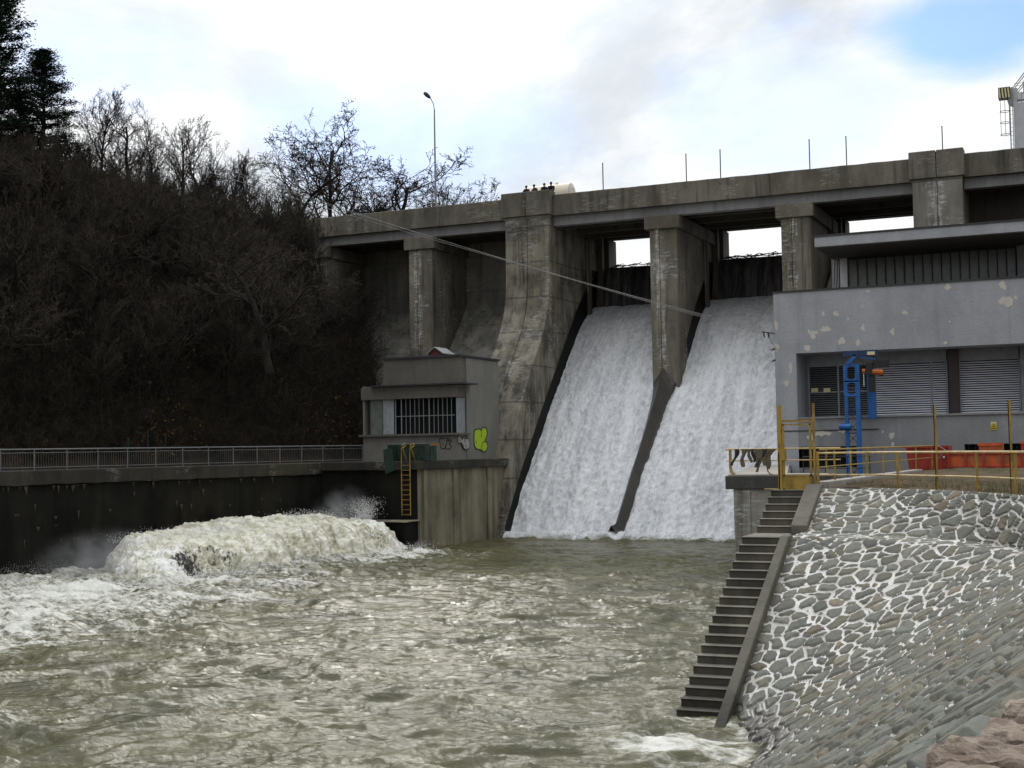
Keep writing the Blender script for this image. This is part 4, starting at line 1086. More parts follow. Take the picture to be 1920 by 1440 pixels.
zc = b[2] + .16; MB().prism([(cx + .03, FY - .051, zc + .09), (cx - .04, FY - .051, zc), (cx, FY - .051, zc), (cx - .02, FY - .051, zc - .07), (cx + .045, FY - .051, zc + .02), (cx + .005, FY - .051, zc + .02)], (0, .003, 0)).build('flash_mark', 'ink', t)

# ================================================================== blue hoist in front of the windows
HY = 74.2
t = thing('hoist_column', 'tall blue steel hoist column with orange motor by the louvred windows', 'hoist', (-12, HY, 4.1))
xa, xb, xc, xd = [on_y(p_, 760, HY)[0] for p_ in (1583.5, 1590, 1604.5, 1612.5)]
zt, zb = 10.5, 4.15
MB().box(xa, xb, HY, HY + .25, zb, zt).build('upright', 'blue', t); MB().box(xc, xd, HY, HY + .25, zb, zt).build('upright', 'blue', t)
# gusset plate with two round openings
cx = (xa + xd) / 2; pl = MB(); outer = [(xa - .02, HY - .02, 8.75), (xd + .02, HY - .02, 8.75), (xd + .02, HY - .02, zt + .02), (xa - .02, HY - .02, zt + .02)]
for z0, z1 in ((8.75, 9.62), (9.55, zt + .02)):
    zc, hw_, hh_ = (z0 + z1) / 2, (xd - xa) / 2 + .02, (z1 - z0) / 2; n = 32; ring = []
    for j in range(n):
        q = 2 * math.pi * (j + .5) / n; c_, s_ = math.cos(q), math.sin(q); m_ = max(abs(c_), abs(s_))
        ring += [(cx + .33 * c_, HY - .02, zc + .33 * s_ * (hh_ / .45)), (cx + hw_ * c_ / m_, HY - .02, zc + hh_ * s_ / m_)]
    pl.add(ring, [(2 * j, 2 * j + 1, (2 * j + 3) % (2 * n), (2 * j + 2) % (2 * n)) for j in range(n)])
pl.build('gusset_plate', 'blue', t)
bc = MB(); zs = np.arange(4.4, 8.8, .62)
for i, z in enumerate(zs):
    bc.bar((xb, HY + .1, z), (xc, HY + .1, z + .4), .035).bar((xc, HY + .1, z), (xb, HY + .1, z + .4), .035)
    if i % 2: bc.box(xb, xc, HY + .05, HY + .12, z + .45, z + .52)
bc.build('lattice_brace', 'bluedark', t)
e1, e2 = on_y(1625, 700, 75.2)[0], on_y(1640, 700, 75.2)[0]
MB().box(e1, e2, 75.2, 75.5, on_y(1630, 785, 75.2)[2], 10.4).build('rear_post', 'blue', t)
MB().box(xa, e2 + .35, HY - .1, HY + .2, 10.95, 11.25).build('head_beam', 'bluedark', t); MB().bar((xb, HY, 10.5), (xc + .1, HY, 11.0), .2).build('strut', 'blue', t)
MB().bar((xd, HY, 10.9), (e2 + .2, HY, 10.75), .09).build('jib_arm', 'blue', t); MB().box(e2 - .2, e2 + .2, HY - .12, HY - .1, 10.98, 11.16).build('rating_plate', 'label', t)
MB().tube([(xd + .75, HY - .1, 10.05), (xd + 1.3, HY - .1, 10.0)], .17, 10).build('hoist_motor', 'hoist', t); MB().tube([(xd + .2, HY - .1, 10.1), (xd + .36, HY - .1, 10.1)], .14, 10).build('brake_drum', 'hoist', t)
MB().box(xd + .4, xd + .75, HY - .25, HY + .05, 9.9, 10.55).box(xd + .8, xd + 1.6, HY - .2, HY, 10.25, 10.65).box(xd + .5, xd + .85, HY - .1, HY, 8.95, 9.9).build('hoist_body', 'black', t)
ch = MB()
for z in np.arange(9.3, 10.0, .06): ch.ball((xd + .27, HY - .15, z), (.03, .03, .035), 6, 4)
ch.build('chain', 'white', t)
a = on_y(1586, 800, HY - .2); MB().tube([(a[0] - .35, HY - .2, a[2]), (a[0] + .3, HY - .2, a[2])], .17, 10).build('drive_motor', 'blue', t)
MB().tube([(e1 - .3 - .3 * math.sin(i / 5), 75.3, 7.9 - i * .12 - .2 * math.sin(i * .5)) for i in range(9)], .02, 4).build('power_lead', 'black', t)

# ================================================================== yard, terrace, skips
yd = MB().xy([(-12.9, 52.3), (-7.95, 52.3), (-7.2, 76.5), (-18.6, 76.5)], 3.6, 4.3); tag(yd.build('yard_floor', 'slab'), kind='structure')
# ================================================================== stone revetment (concave bank)
ST = [  # toe, berm outer, berm inner, top
    ((-7.77, 29.3, -.0), (-7.77, 36.3, 3.70), (-7.72, 37.2, 3.74), (-7.55, 39.55, 4.88)),
    ((-7.3, 28.45, -.1), (-6.0, 35.4, 3.70), (-6.05, 36.5, 3.74), (-6.3, 39.6, 4.90)),
    ((-7.05, 27.75, -.15), (-4.56, 34.66, 3.70), (-4.6, 35.8, 3.74), (-4.95, 38.2, 4.91)),
    ((-6.92, 27.1, -.2), (-3.2, 33.45, 3.70), (-3.0, 34.45, 3.73), (-3.3, 36.4, 4.91)),
    ((-6.85, 26.3, -.25), (-2.1, 31.95, 3.70), (-1.75, 32.5, 3.72), (-1.6, 33.5, 4.90)),
    ((-6.8, 25.0, -.3), (-1.35, 29.4, 3.70), (-1.15, 29.6, 3.71), (-.1, 30.3, 4.88)),
    ((-6.8, 22.0, -.3), (-1.0, 24.5, 3.70), (-.95, 24.55, 3.71), (.45, 25.0, 4.85)),
    ((-6.9, 18.0, -.3), (-1.0, 18.5, 3.70), (-.95, 18.5, 3.71), (.45, 18.6, 4.80)),
    ((-7.1, 12.5, -.3), (-1.4, 12.2, 3.68), (-1.38, 12.2, 3.69), (.02, 12.2, 4.68)),
    ((-7.4, 7.6, -.3), (-2.1, 7.3, 3.66), (-2.08, 7.3, 3.67), (-.82, 7.3, 4.52)),
    ((-7.9, 3.5, -.3), (-2.9, 3.6, 3.66), (-2.88, 3.6, 3.67), (-1.75, 3.6, 4.48)),
    ((-8.6, -2, -.3), (-4.0, -1.5, 3.66), (-3.98, -1.5, 3.67), (-2.9, -1.5, 4.45)),
]
C_ = np.array(ST)  # (n,4,3)
C_[:, 0] += .28 * (C_[:, 0] - C_[:, 1])  # the facing carries on below the water


def cr(arr, s):
    s = np.asarray(s); i = np.clip(s.astype(int), 0, len(arr) - 2); t_ = (s - i)[:, None, None]
    g_ = lambda k: arr[np.clip(i + k, 0, len(arr) - 1)]
    a, b, c, d = g_(-1), g_(0), g_(1), g_(2)
    return .5 * (2 * b + (c - a) * t_ + (2 * a - 5 * b + 4 * c - d) * t_ ** 2 + (3 * b - a - 3 * c + d) * t_ ** 3)


ss = np.linspace(0, len(ST) - 1.001, 2400); cv = cr(C_, ss); mid = cv[:, 1]
dl = np.r_[0, np.linalg.norm(np.diff(cv[:, 3], axis=0), axis=1) * .5 + np.linalg.norm(np.diff(cv[:, 0], axis=0), axis=1) * .5]
dens = 1 / np.clip(np.linalg.norm(mid[:, :2], axis=1) * .00125, .014, .034)
cum = np.cumsum(dl * dens); NA = int(min(cum[-1], 1150)); sa = np.interp(np.linspace(0, cum[-1], NA), cum, ss)
cv = cr(C_, sa)
NV1, NV2, NV3 = 220, 16, 70
rows = []
for k in range(3):
    n = (NV1, NV2, NV3)[k]; w_ = np.linspace(0, 1, n, endpoint=(k == 2))[None, :, None]; rows.append(cv[:, k][:, None] * (1 - w_) + cv[:, k + 1][:, None] * w_)
B = np.concatenate(rows, 1)
du = np.gradient(B, axis=0); dv = np.gradient(B, axis=1)
for _ in range(3): dv[:, 1:-1] = (dv[:, :-2] + dv[:, 1:-1] * 2 + dv[:, 2:]) / 4
Nn = np.cross(dv, du); Nn /= np.linalg.norm(Nn, axis=-1, keepdims=True) + 1e-9; Nn *= np.sign(Nn[..., 2:3] + 1e-9)
flat = B.reshape(-1, 3)
wp = flat + .10 * np.stack([perlin(flat[:, 0] * 2.2, flat[:, 1] * 2.2, flat[:, 2] * 2.2 + k * 9) for k in range(3)], -1)
cell = np.array([.47, .47, .34]); q3 = wp / cell; q0 = np.floor(q3).astype(int)
F1 = np.full(len(flat), 9.0); F2 = F1.copy(); ID = np.zeros(len(flat), int)
P1 = np.zeros((len(flat), 3)); P2 = P1.copy()
for i in (-1, 0, 1):
    for j in (-1, 0, 1):
        for k in (-1, 0, 1):
            c_ = q0 + np.array((i, j, k)); hsh = _perm[_perm[_perm[c_[:, 0] & 255] + (c_[:, 1] & 255)] + (c_[:, 2] & 255)]
            pt = c_ + .5 + .66 * np.stack([_perm[hsh + 31] / 255. - .5, _perm[hsh + 67] / 255. - .5, _perm[hsh + 101] / 255. - .5], -1)
            d = np.linalg.norm((pt - q3) * np.array((1, 1, 1.0)), axis=1)
            m1 = d < F1; m2 = (~m1) & (d < F2)
            F2 = np.where(m1, F1, np.where(m2, d, F2)); P2 = np.where(m1[:, None], P1, np.where(m2[:, None], pt, P2))
            ID = np.where(m1, hsh, ID); P1 = np.where(m1[:, None], pt, P1); F1 = np.where(m1, d, F1)
dd = P2 - P1; ln = np.linalg.norm(dd, axis=1) + 1e-6
edge = np.abs(((P1 + P2) / 2 - q3)[:, 0] * dd[:, 0] + ((P1 + P2) / 2 - q3)[:, 1] * dd[:, 1] + ((P1 + P2) / 2 - q3)[:, 2] * dd[:, 2]) / ln
_dn = dd * cell; _dn /= np.linalg.norm(_dn, axis=1)[:, None] + 1e-9; _tn = np.sqrt(np.clip(1 - ((_dn * Nn.reshape(-1, 3)).sum(1)) ** 2, .03, 1))
edge = edge / _tn  # distance to the joint measured along the face of the bank
edge = edge + .03 * perlin(flat[:, 0] * 7, flat[:, 1] * 7, flat[:, 2] * 7)
wm = .078 + .016 * perlin(flat[:, 0] * .8, flat[:, 1] * .8, flat[:, 2] * .8)
mort = 1 - sstep(wm * .88, wm * 1.18, edge)
mort = np.maximum(mort, np.repeat(sstep(.11, .07, np.r_[0, np.cumsum(np.linalg.norm(np.diff(cv[:, 1], axis=0), axis=1))])[:, None], B.shape[1], 1).ravel())
rnd = lambda k: _perm[ID + k] / 255.
near = 1 + .55 * sstep(27, 17, np.linalg.norm(flat[:, :2], axis=1))
hgt = near * sstep(wm * .85, wm + .075, edge) * (.030 + .034 * rnd(5)) + .010 * fbm(flat[:, 0] * 6, flat[:, 1] * 6, flat[:, 2] * 6, 3) * (1 - mort)
tilt = ((q3 - P1) * np.stack([rnd(7) - .5, rnd(9) - .5, rnd(15) - .5], -1)).sum(1) * .05 * (1 - mort)
bermrow = np.zeros(B.shape[:2]); bermrow[:, NV1:NV1 + NV2] = 1
hgt = hgt * np.tile(sstep(B.shape[1] - 1, B.shape[1] - 4, np.arange(B.shape[1])), B.shape[0]); hgt = np.where(bermrow.ravel() > 0, hgt * .3, hgt + tilt)
base = np.array((.205, .205, .170))[None] * (.55 + .42 * rnd(11))[:, None]
base = np.where((rnd(23) > .80)[:, None], base * np.array((1.10, 1.03, .90)), base); base = np.where((rnd(29) > .78)[:, None], base * np.array((.93, .97, 1.0)), base)
base = np.where((rnd(41) > .93)[:, None], base * np.array((1.22, 1.02, .88)), base)
Vv = flat + Nn.reshape(-1, 3) * hgt[:, None]
t = thing('stone_bank', 'curved bank of grey rubble stones with thick white mortar joints', 'embankment', (-4, 28, 0))
bk = npmesh('stone_facing', Vv, gridfaces(NA, B.shape[1]), {'tone': base, 'edge': np.where(mort > .98, np.minimum(edge, wm * .5), edge), 'width': np.maximum(wm, .02)})
link('stone_facing', bk, 'stone', t, smooth=True)

# terrace behind the top edge, from the bank's own top line
top = cv[:, 3]
ty_ = np.r_[np.linspace(-1.5, 39.5, 260), np.linspace(39.7, 92, 150)]; od = np.argsort(top[:, 1])
xl_ = np.where(ty_ < 39.55, np.interp(ty_, top[od, 1], top[od, 0]) + .02, -7.3); zl_ = np.where(ty_ < 39.55, np.interp(ty_, top[od, 1], top[od, 2]), 4.95)
off_ = np.r_[0, np.geomspace(.08, 62, 170)]; gx = xl_[:, None] + off_[None]; gy = np.repeat(ty_[:, None], len(off_), 1)
gz = zl_[:, None] - .01 + np.minimum(off_, 1.5)[None] * (.055 + .05 * fbm(gx * .6, gy * .6, 2, 3)) + .03 * fbm(gx * 2, gy * 2, 5, 3) * np.minimum(off_ * 3, 1)[None]
gz -= .55 * sstep(14.5, 12.5, gy)
tag(link('terrace_ground', npmesh('terrace_ground', np.stack([gx, gy, gz], -1).reshape(-1, 3), gridfaces(*gx.shape)), 'earth', smooth=True), kind='structure')
# dry grass tussocks along the terrace edge
rs = np.random.RandomState(8); P0, P1_ = [], []
for i in range(9000):
    k = rs.randint(0, max(2, int(len(top) * .42))); p_ = top[k]; d_ = abs(rs.normal()) * 1.8 + .15; x_, y_ = p_[0] + d_ * .35, p_[1] + d_ * .9
    if x_ < -7: continue
    hgt_ = rs.uniform(.04, .16) * (1.5 if rs.rand() > .9 else 1); P0.append((x_, y_, 4.90)); P1_.append((x_ + rs.normal() * .07, y_ + rs.normal() * .07, 4.93 + hgt_ + .04 * min(d_, 2)))
P0, P1_ = np.array(P0), np.array(P1_); sd_ = rs.normal(size=(len(P0), 2)); sd_ /= np.linalg.norm(sd_, axis=1)[:, None]; sd_ = np.c_[sd_ * .009, np.zeros(len(P0))]
V = np.stack([P0 - sd_, P0 + sd_, P1_], 1).reshape(-1, 3)
g = G('dry_grass'); M['grass'] = g.fin(g.mix(g.noise((1, 1, 1), 4), rgb(.15, .11, .055), rgb(.075, .072, .028)), .95)
tag(link('grass', npmesh('grass', V, np.arange(len(V)).reshape(-1, 3)), 'grass'), 'short dry brown grass along the terrace edge above the stones', 'grass', kind='stuff')
kb = MB().xy([(-8.0, 40.6), (-7.55, 40.6), (-6.9, 58), (-7.3, 58)], 4.2, 5.06); tag(kb.build('kerb_strip', 'slabtop', bevel=.02), kind='structure')

# coping of granite blocks near the viewer
t = thing('granite_coping', 'row of rough pinkish granite coping blocks at the top of the bank', 'coping', (-.7, 7, 4.6))
bl = MB(); mo = MB(); rs = np.random.RandomState(17)


def rock(cx_, cy_, cz_, sx_, sy_, sz_, rot, seed):
    n = 15; vs, fs, idx = [], [], {}
    rot += rs.normal() * .06

    def vid(p_):
        if p_ not in idx:
            idx[p_] = len(vs); a = np.array(p_, float) / (n - 1) * 2 - 1
            r = a; k = 1 - .10 * (np.abs(a[0]) ** 6 * np.abs(a[1]) ** 6) - .06 * np.abs(a[2]) ** 4 * (np.abs(a[0]) ** 4 + np.abs(a[1]) ** 4)
            d_ = .13 * float(fbm(a[0] * 1.0 + seed, a[1] * 1.0, a[2] * 1.0 + seed, 4, .55))
            q_ = a * k * (1 + d_) * np.array((sx_, sy_, sz_)) + np.array((0, 0, .05 * float(fbm(a[0] * 1.3, a[1] * 1.3 + seed, 3, 4, .6))))
            vs.append((cx_ + q_[0] * math.cos(rot) - q_[1] * math.sin(rot), cy_ + q_[0] * math.sin(rot) + q_[1] * math.cos(rot), cz_ + q_[2]))
        return idx[p_]
    for ax_ in range(3):
        for sd2 in (0, n - 1):
            for i in range(n - 1):
                for j in range(n - 1):
                    def mk(u_, v_):
                        c3 = [0, 0, 0]; c3[ax_] = sd2; c3[(ax_ + 1) % 3] = u_; c3[(ax_ + 2) % 3] = v_; return vid(tuple(c3))
                    fs.append((mk(i, j), mk(i + 1, j), mk(i + 1, j + 1), mk(i, j + 1)))
    bl.add(vs, fs)


tl = [top[k] for k in range(len(top)) if top[k][1] < 13]; tl = np.array(tl); L_ = np.r_[0, np.cumsum(np.linalg.norm(np.diff(tl, axis=0), axis=1))]
at = lambda d_: np.array([np.interp(d_, L_, tl[:, k]) for k in range(3)])
for row, (off, ln_, ht_) in enumerate(((.44, .62, .24), (1.20, .75, .28), (1.96, .85, .34))):
    d_ = .15 + .35 * row
    while d_ < L_[-1] - .2:
        w_ = ln_ * rs.uniform(.75, 1.2); c_ = at(d_ + w_ / 2); t1, t2 = at(d_), at(d_ + w_); dr = (t2 - t1) / np.linalg.norm(t2 - t1); nr = np.array((-dr[1], dr[0], 0)) if (-dr[1]) > 0 else np.array((dr[1], -dr[0], 0))
        if nr[0] < 0: nr = -nr
        pc = c_ + nr * off; rock(pc[0], pc[1], c_[2] - .02 + .05 * row + rs.uniform(-.03, .04), w_ / 2 * .95, .355, ht_ * .75, math.atan2(dr[1], dr[0]), rs.rand() * 50)
        d_ += w_ + .03
bl.build('blocks', 'granite', t)
V = []
for d_ in np.linspace(0, L_[-1], 60):
    c_ = at(d_); t1, t2 = at(max(d_ - .2, 0)), at(min(d_ + .2, L_[-1])); dr = (t2 - t1) / np.linalg.norm(t2 - t1); nr = np.array((dr[1], -dr[0], 0)); nr = nr if nr[0] > 0 else -nr
    for o_, z_ in ((-.45, -.42), (-.03, -.03), (.3, .05), (.85, .09), (1.2, .12), (1.6, .14), (2.5, .17)): p_ = c_ + nr * o_; V.append((p_[0], p_[1], c_[2] + z_ + .02 * float(perlin(p_[0] * 4, p_[1] * 4))))
MB().add(V, [(i * 7 + j, i * 7 + j + 1, i * 7 + j + 8, i * 7 + j + 7) for i in range(59) for j in range(6)]).build('mortar_bed', 'mortar', t, smooth=True)

# ================================================================== stair and platform
t = thing('river_stair', 'long straight concrete stair running down the bank into the water', 'stair', (-8.3, 34, 0))
ri = MB(); tr = MB(); n1_, n2_ = 20, 6; z, y = -.19, 28.78
steps = [(.194, .352)] * n1_
yy0 = 28.95; zz0 = -.12
for i in range(n1_):
    z1_ = zz0 + (i + 1) * (3.72 - zz0) / n1_; y1_ = yy0 + i * (36.0 - yy0) / n1_ + .02 * float(perlin(i * 2.3, 5)); jt = .03 * float(perlin(i * 1.7, 2))
    ri.box(-9.0, -8.0, y1_, 37.3, z1_ - (3.72 - zz0) / n1_ + .002, z1_ - .018); tr.box(-9.03 + jt, -7.99, y1_ - .03, 37.3 if i == n1_ - 1 else y1_ + .42, z1_ - .018, z1_ + jt * .4)
for i in range(n2_):
    z1_ = 3.72 + (i + 1) * 1.14 / n2_; y1_ = 37.3 + i * 2.2 / n2_; jt = .012 * float(perlin(i * 1.3, 7))
    ri.box(-8.98, -8.0, y1_, 41.2, z1_ - 1.14 / n2_ + .002, z1_ - .018); tr.box(-9.0 + jt, -7.99, y1_ - .03, 41.2 if i == n2_ - 1 else y1_ + .42, z1_ - .018, z1_)
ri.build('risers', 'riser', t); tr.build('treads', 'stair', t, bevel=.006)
MB().yz([(29.0, -.6), (28.6, -.02), (35.75, 3.74), (36.25, 3.76), (36.35, 3.5), (36.35, -.3)], -8.0, -7.75).build('cheek_wall', 'cheek', t, bevel=.03)
MB().yz([(37.2, 3.6), (37.15, 3.95), (39.4, 5.02), (39.75, 5.02), (39.75, 3.6)], -8.0, -7.54).build('cheek_wall', 'cheek', t, bevel=.03)
MB().box(-8.95, -7.6, 36.0, 52, -1, 3.66).build('stair_core', 'plinth', t)

t = thing('training_wall', 'streaked concrete river wall with a thick dark slab on top, left of the stair', 'wall', (-13, 60, 0))
MB().xy([(-13.42, 52), (-7.9, 52), (-7.9, 52.6), (-12.7, 52.6), (-17.0, 76), (-17.0, 86), (-18.3, 86), (-18.3, 78.5), (-18.0, 76.5)], -1, 4.46).build('wall_body', 'plinth', t)
MB().box(-13.05, -12.75, 51.93, 52, -1, 4.4).box(-11.4, -11.0, 51.95, 52, -1, 4.4).build('pilaster', 'plinth', t)
sl = MB().xy([(-13.72, 51.9), (-9.6, 51.9), (-9.6, 53.4), (-11.6, 54), (-16.2, 75.9), (-18.4, 75.9)], 4.46, 4.98).build('slab', 'slab', t, bevel=.03)
MB().xy([(-13.6, 52.0), (-9.65, 52.0), (-9.65, 53.3), (-11.7, 54), (-16.3, 75.8), (-18.3, 75.8)], 4.98, 5.03).build('slab_screed', 'slabtop', t)
MB().yz([(80, 4), (86, 6), (93, 12.5), (95, 14.6), (106, 22), (108, 22), (108, 4)], -18.3, -17.05).build('chute_wall', 'plinth', t)

# ================================================================== railings and gate (yellow)
t = thing('platform_railing', 'yellow railing with gooseneck posts round the dark slab over the river', 'railing', (-12, 52, 5))
r1 = [(-13.6, 52.02), (-9.7, 52.02)]
rl = MB()
for z, r in ((6.03, .03), (5.58, .022)): rl.tube([(-13.7, 52.02, z), (-9.2, 52.02, z)], r, 6).tube([(-13.65, 52.02, z), (-14.6, 57, z)], r, 6)
rl.build('rail', 'palebar', t)
for x, y in ((-13.55, 52.02), (-12.05, 52.02), (-9.75, 52.02), (-13.9, 53.6)):
    MB().tube([(x, y, 6.03), (x, y, 5.3), (x + .02, y, 5.15), (x + .1, y, 5.06), (x + .2, y, 5.02)], .03, 6).build('gooseneck_post', 'yellow', t)
rs = np.random.RandomState(31)
look = ('long dark', 'short pale', 'frayed brown', 'twisted grey', 'narrow black', 'wide brown', 'pale pointed', 'thin dark', 'broad grey-brown', 'ragged olive')
for i, (px, L) in enumerate(((1382, 30), (1393, 33), (1397, 32), (1407, 25), (1414, 24), (1421, 32), (1427, 42), (1434, 33), (1441, 30), (1449, 36))):
    a = on_y(px, 842, 51.98); wd = rs.uniform(.05, .12); tip = a + np.array((rs.normal() * .2, 0, -L * .0215)); n = 7; V = []
    for k in range(n):
        q = k / (n - 1); c_ = a * (1 - q) + tip * q + np.array((.06 * math.sin(q * 5 + i), -.02, 0)); ww = wd * (1 - .55 * q) * (1 + .5 * math.sin(q * 7 + i))
        for s_ in (-1, 0, 1): V.append((c_[0] + s_ * ww, c_[1] - .04 * (1 - abs(s_)), c_[2]))
    F = [(k * 3 + j, k * 3 + j + 1, k * 3 + j + 4, k * 3 + j + 3) for k in range(n - 1) for j in range(2)]
    o = MB().add(V, F).build('hanging_rag', 'ragdark' if i in (0, 4, 7) else 'rag'); sdm = o.modifiers.new('thick', 'SOLIDIFY'); sdm.thickness = .025
    tag(o, '%s rag hanging from the platform railing, %s from the left' % (look[i], ('first', 'second', 'third', 'fourth', 'fifth', 'sixth', 'seventh', 'eighth', 'ninth', 'tenth')[i]), 'rag', 'rags on the platform railing')

t = thing('stair_gate', 'tall yellow steel gate frame at the head of the stair', 'gate', (-8.2, 39.6, 4.86))
gy_ = 39.62; xl, xr = on_y(1463, 850, gy_)[0], on_y(1527, 850, gy_)[0]
for x, w_, zt in ((xl, .11, 7.36), (xr, .06, 7.40)): MB().box(x - w_ / 2, x + w_ / 2, gy_ - .05, gy_ + .06, 4.8, zt).build('gate_post', 'yellow', t)
MB().box(xl, xr, gy_ - .04, gy_ + .04, 6.86, 6.92).box(xl + .05, xr, gy_ - .03, gy_ + .03, 6.76, 6.80).build('crossbar', 'yellow', t)
lf = MB().box(xl + .07, xr - .07, gy_ - .02, gy_ + .02, 4.88, 5.24).build('leaf_panel', 'yellow', t)
MB().box(xl + .07, xl + .13, gy_ - .03, gy_ + .03, 4.86, 6.8).box(xr - .14, xr - .08, gy_ - .03, gy_ + .03, 4.86, 6.8).box(xl + .07, xr - .08, gy_ - .03, gy_ + .03, 5.24, 5.29).box(xl + .07, xr - .08, gy_ - .03, gy_ + .03, 4.84, 4.89).build('leaf_frame', 'yellow', lf)
MB().box(xl + .04, xl + .17, gy_ - .08, gy_ + .08, 5.72, 6.08).box(xl - .07, xl - .02, gy_ - .05, gy_ + .05, 4.85, 5.95).build('lock_box', 'yellow', t)
MB().box(xr + .06, xr + .11, gy_ - .04, gy_ + .04, 4.84, 5.98).build('hinge_post', 'yellow', t)
MB().bar((xl - .5, gy_, 4.88), (xl, gy_, 4.88), .03).build('threshold_bar', 'palebar', t)

rp_ = [np.array((xr + .1, gy_, 4.88))] + [cv[k, 3] + np.array((.03, .12, 0)) for k in range(0, NA) if 32 < cv[k, 3][1] < 39.4][::6] + [np.array((-.9, 31.6, 4.9)), np.array((.2, 29.0, 4.88)), np.array((.7, 25.0, 4.85))]
t = thing('terrace_railing', 'yellow two-bar railing along the top of the stone bank', 'railing', (-4, 37, 4.9))
rl = MB().tube([tuple(p_ + np.array((0, 0, 1.04 - (p_[2] - 4.88)))) for p_ in rp_], .032, 6); rl.build('top_rail', 'palebar', t)
MB().tube([tuple(p_ + np.array((0, 0, .40 - (p_[2] - 4.88)))) for p_ in rp_], .024, 6).build('mid_rail', 'palebar', t)
RP = np.array(rp_)


def onrail(px):
    k = [(960 + FPX * ((p_ - CC) @ CR) / ((p_ - CC) @ CF)) for p_ in RP]; return np.array([np.interp(px, k, RP[:, j]) for j in range(3)])


for px in (1532.5, 1684, 1833, 1906):
    p_ = onrail(px); MB().tube([(p_[0], p_[1], 4.7), (p_[0], p_[1], 5.92)], .032, 6).build('post', 'yellow', t)
p_ = onrail(1758); MB().tube([(p_[0] + .05, p_[1], 5.75), (p_[0] + .25, p_[1] - .2, 5.98), (p_[0] + .05, p_[1] - .1, 6.1)], .018, 5).build('tie_wire', 'cable', t)
for px, pt, lb in ((1757, 758, 'tall yellow fence stake rising in front of the red skip'), (1898, 750, 'tall yellow fence stake rising in front of the orange containers')):
    p_ = onrail(px); d = ray(px, pt); zt = EYE + d[2] * (math.hypot(p_[0], p_[1]) / math.hypot(d[0], d[1]))
    m = MB().box(p_[0] - .035, p_[0] + .035, p_[1] + .03, p_[1] + .06, 4.7, zt).box(p_[0] - .035, p_[0] - .015, p_[1] + .03, p_[1] + .1, 4.7, zt)
    tag(m.build('fence_stake', 'yellow'), lb, 'fence stake', 'tall yellow fence stakes')
t = thing('yard_railing', 'thin yellow railing along the kerb from the gate towards the powerhouse', 'railing', (-7.8, 48, 5))
kp = lambda y: (-7.72 + (y - 40.6) * .0385, y)
for z, r in ((6.02, .028), (5.5, .018)): MB().tube([(*kp(40.2), z), (*kp(62), z)], r, 6).build('rail', 'yellow', t)
for y in (42.2, 44.6, 47.2, 50.2, 53.6, 57.4, 61.6): MB().tube([(*kp(y), 5.0), (*kp(y), 6.02)], .028, 6).build('post', 'yellow', t)
t = thing('far_railing', 'dull brown railing by the basement window of the powerhouse', 'railing', (-13, 70, 4.3))
for z in (5.55, 4.95): MB().tube([(-13.9, 68, z), (-10.6, 68, z)], .025, 5).build('rail', 'brown', t)
for x in (-13.9, -12.8, -11.7, -10.6): MB().tube([(x, 68, 4.3), (x, 68, 5.55)], .025, 5).build('post', 'brown', t)

# ================================================================== skips on the terrace
SY = 62.0
t = thing('red_skip', 'deep red steel skip standing on the terrace beside the kerb', 'skip', (-7.4, SY, 5))
a, b = on_y(1703, 886, SY), on_y(1779, 836, SY); z0, z1 = 4.95, b[2]; xm = a[0]; xn = b[0] - .02
V = [(xm + .05, SY, z0), (xn, SY, z0), (xn, SY + 1.5, z0), (xm + .05, SY + 1.5, z0), (xm - .08, SY - .05, z1), (xn, SY - .05, z1), (xn, SY + 1.6, z1), (xm - .08, SY + 1.6, z1)]
MB().add(V, [(0, 1, 5, 4), (1, 2, 6, 5), (2, 3, 7, 6), (3, 0, 4, 7), (0, 3, 2, 1)]).build('skip_body', 'red', t)
MB().box(xm - .14, xn + .02, SY - .1, SY - .04, z1 - .08, z1 + .02).box(xm - .14, xm - .06, SY - .04, SY + 1.6, z1 - .08, z1 + .02).build('rim', 'red', t); MB().box(xm + .3, xn - .2, SY - .03, SY + .3, 4.6, 4.95).build('skid', 'black', t)
MB().box(xn - .36, xn - .30, SY - .07, SY - .01, z0, z1).box(xn - .05, xn + .02, SY - .08, SY, z0, z1).build('stiffener', 'red', t); MB().ball((xn - .2, SY - .06, z0 + .55), (.05, .03, .05), 8, 6).build('lifting_lug', 'white', t)
mk = MB()
for i in range(6): x = xm + .55 + i * .1; mk.box(x, x + .06, SY - .045 + .002 * (i % 2), SY - .035, z0 + .72, z0 + .79)
mk.build('faded_marking', paint('faded_dark_red', rgb(.15, .012, .01)), t)
t = thing('orange_container', 'long low orange ribbed container behind the yellow railing', 'container', (-4.5, SY, 5))
x0 = on_y(1780, 860, SY - .3)[0]; x1 = x0 + 4.6; zt = on_y(1800, 850, SY - .3)[2]
MB().box(x0, x1, SY - .3, SY + 1.2, 5.08, zt).build('container_body', 'orange', t); rb_ = MB()
for px in (1779, 1811, 1845, 1880, 1916): x = on_y(px, 865, SY - .36)[0]; rb_.box(x - .05, x + .05, SY - .37, SY - .3, 5.02, zt)
rb_.box(x0, x1, SY - .36, SY - .3, 5.02, 5.10).box(x0, x1, SY - .36, SY - .3, zt - .06, zt + .02).build('rib', 'red', t); MB().box(x0, x1, SY - .2, SY + 1.1, 4.75, 5.02).build('skid', 'black', t)
sp_ = MB()
for px in (1828, 1893): x = on_y(px, 865, SY - .31)[0]; sp_.box(x - .55, x + .55, SY - .304, SY - .3, 5.24, zt - .1)
sp_.build('faded_panel', 'orangefade', t)
t = thing('orange_box', 'faded orange open box standing behind the long container', 'container', (-5, SY + 1.8, 5))
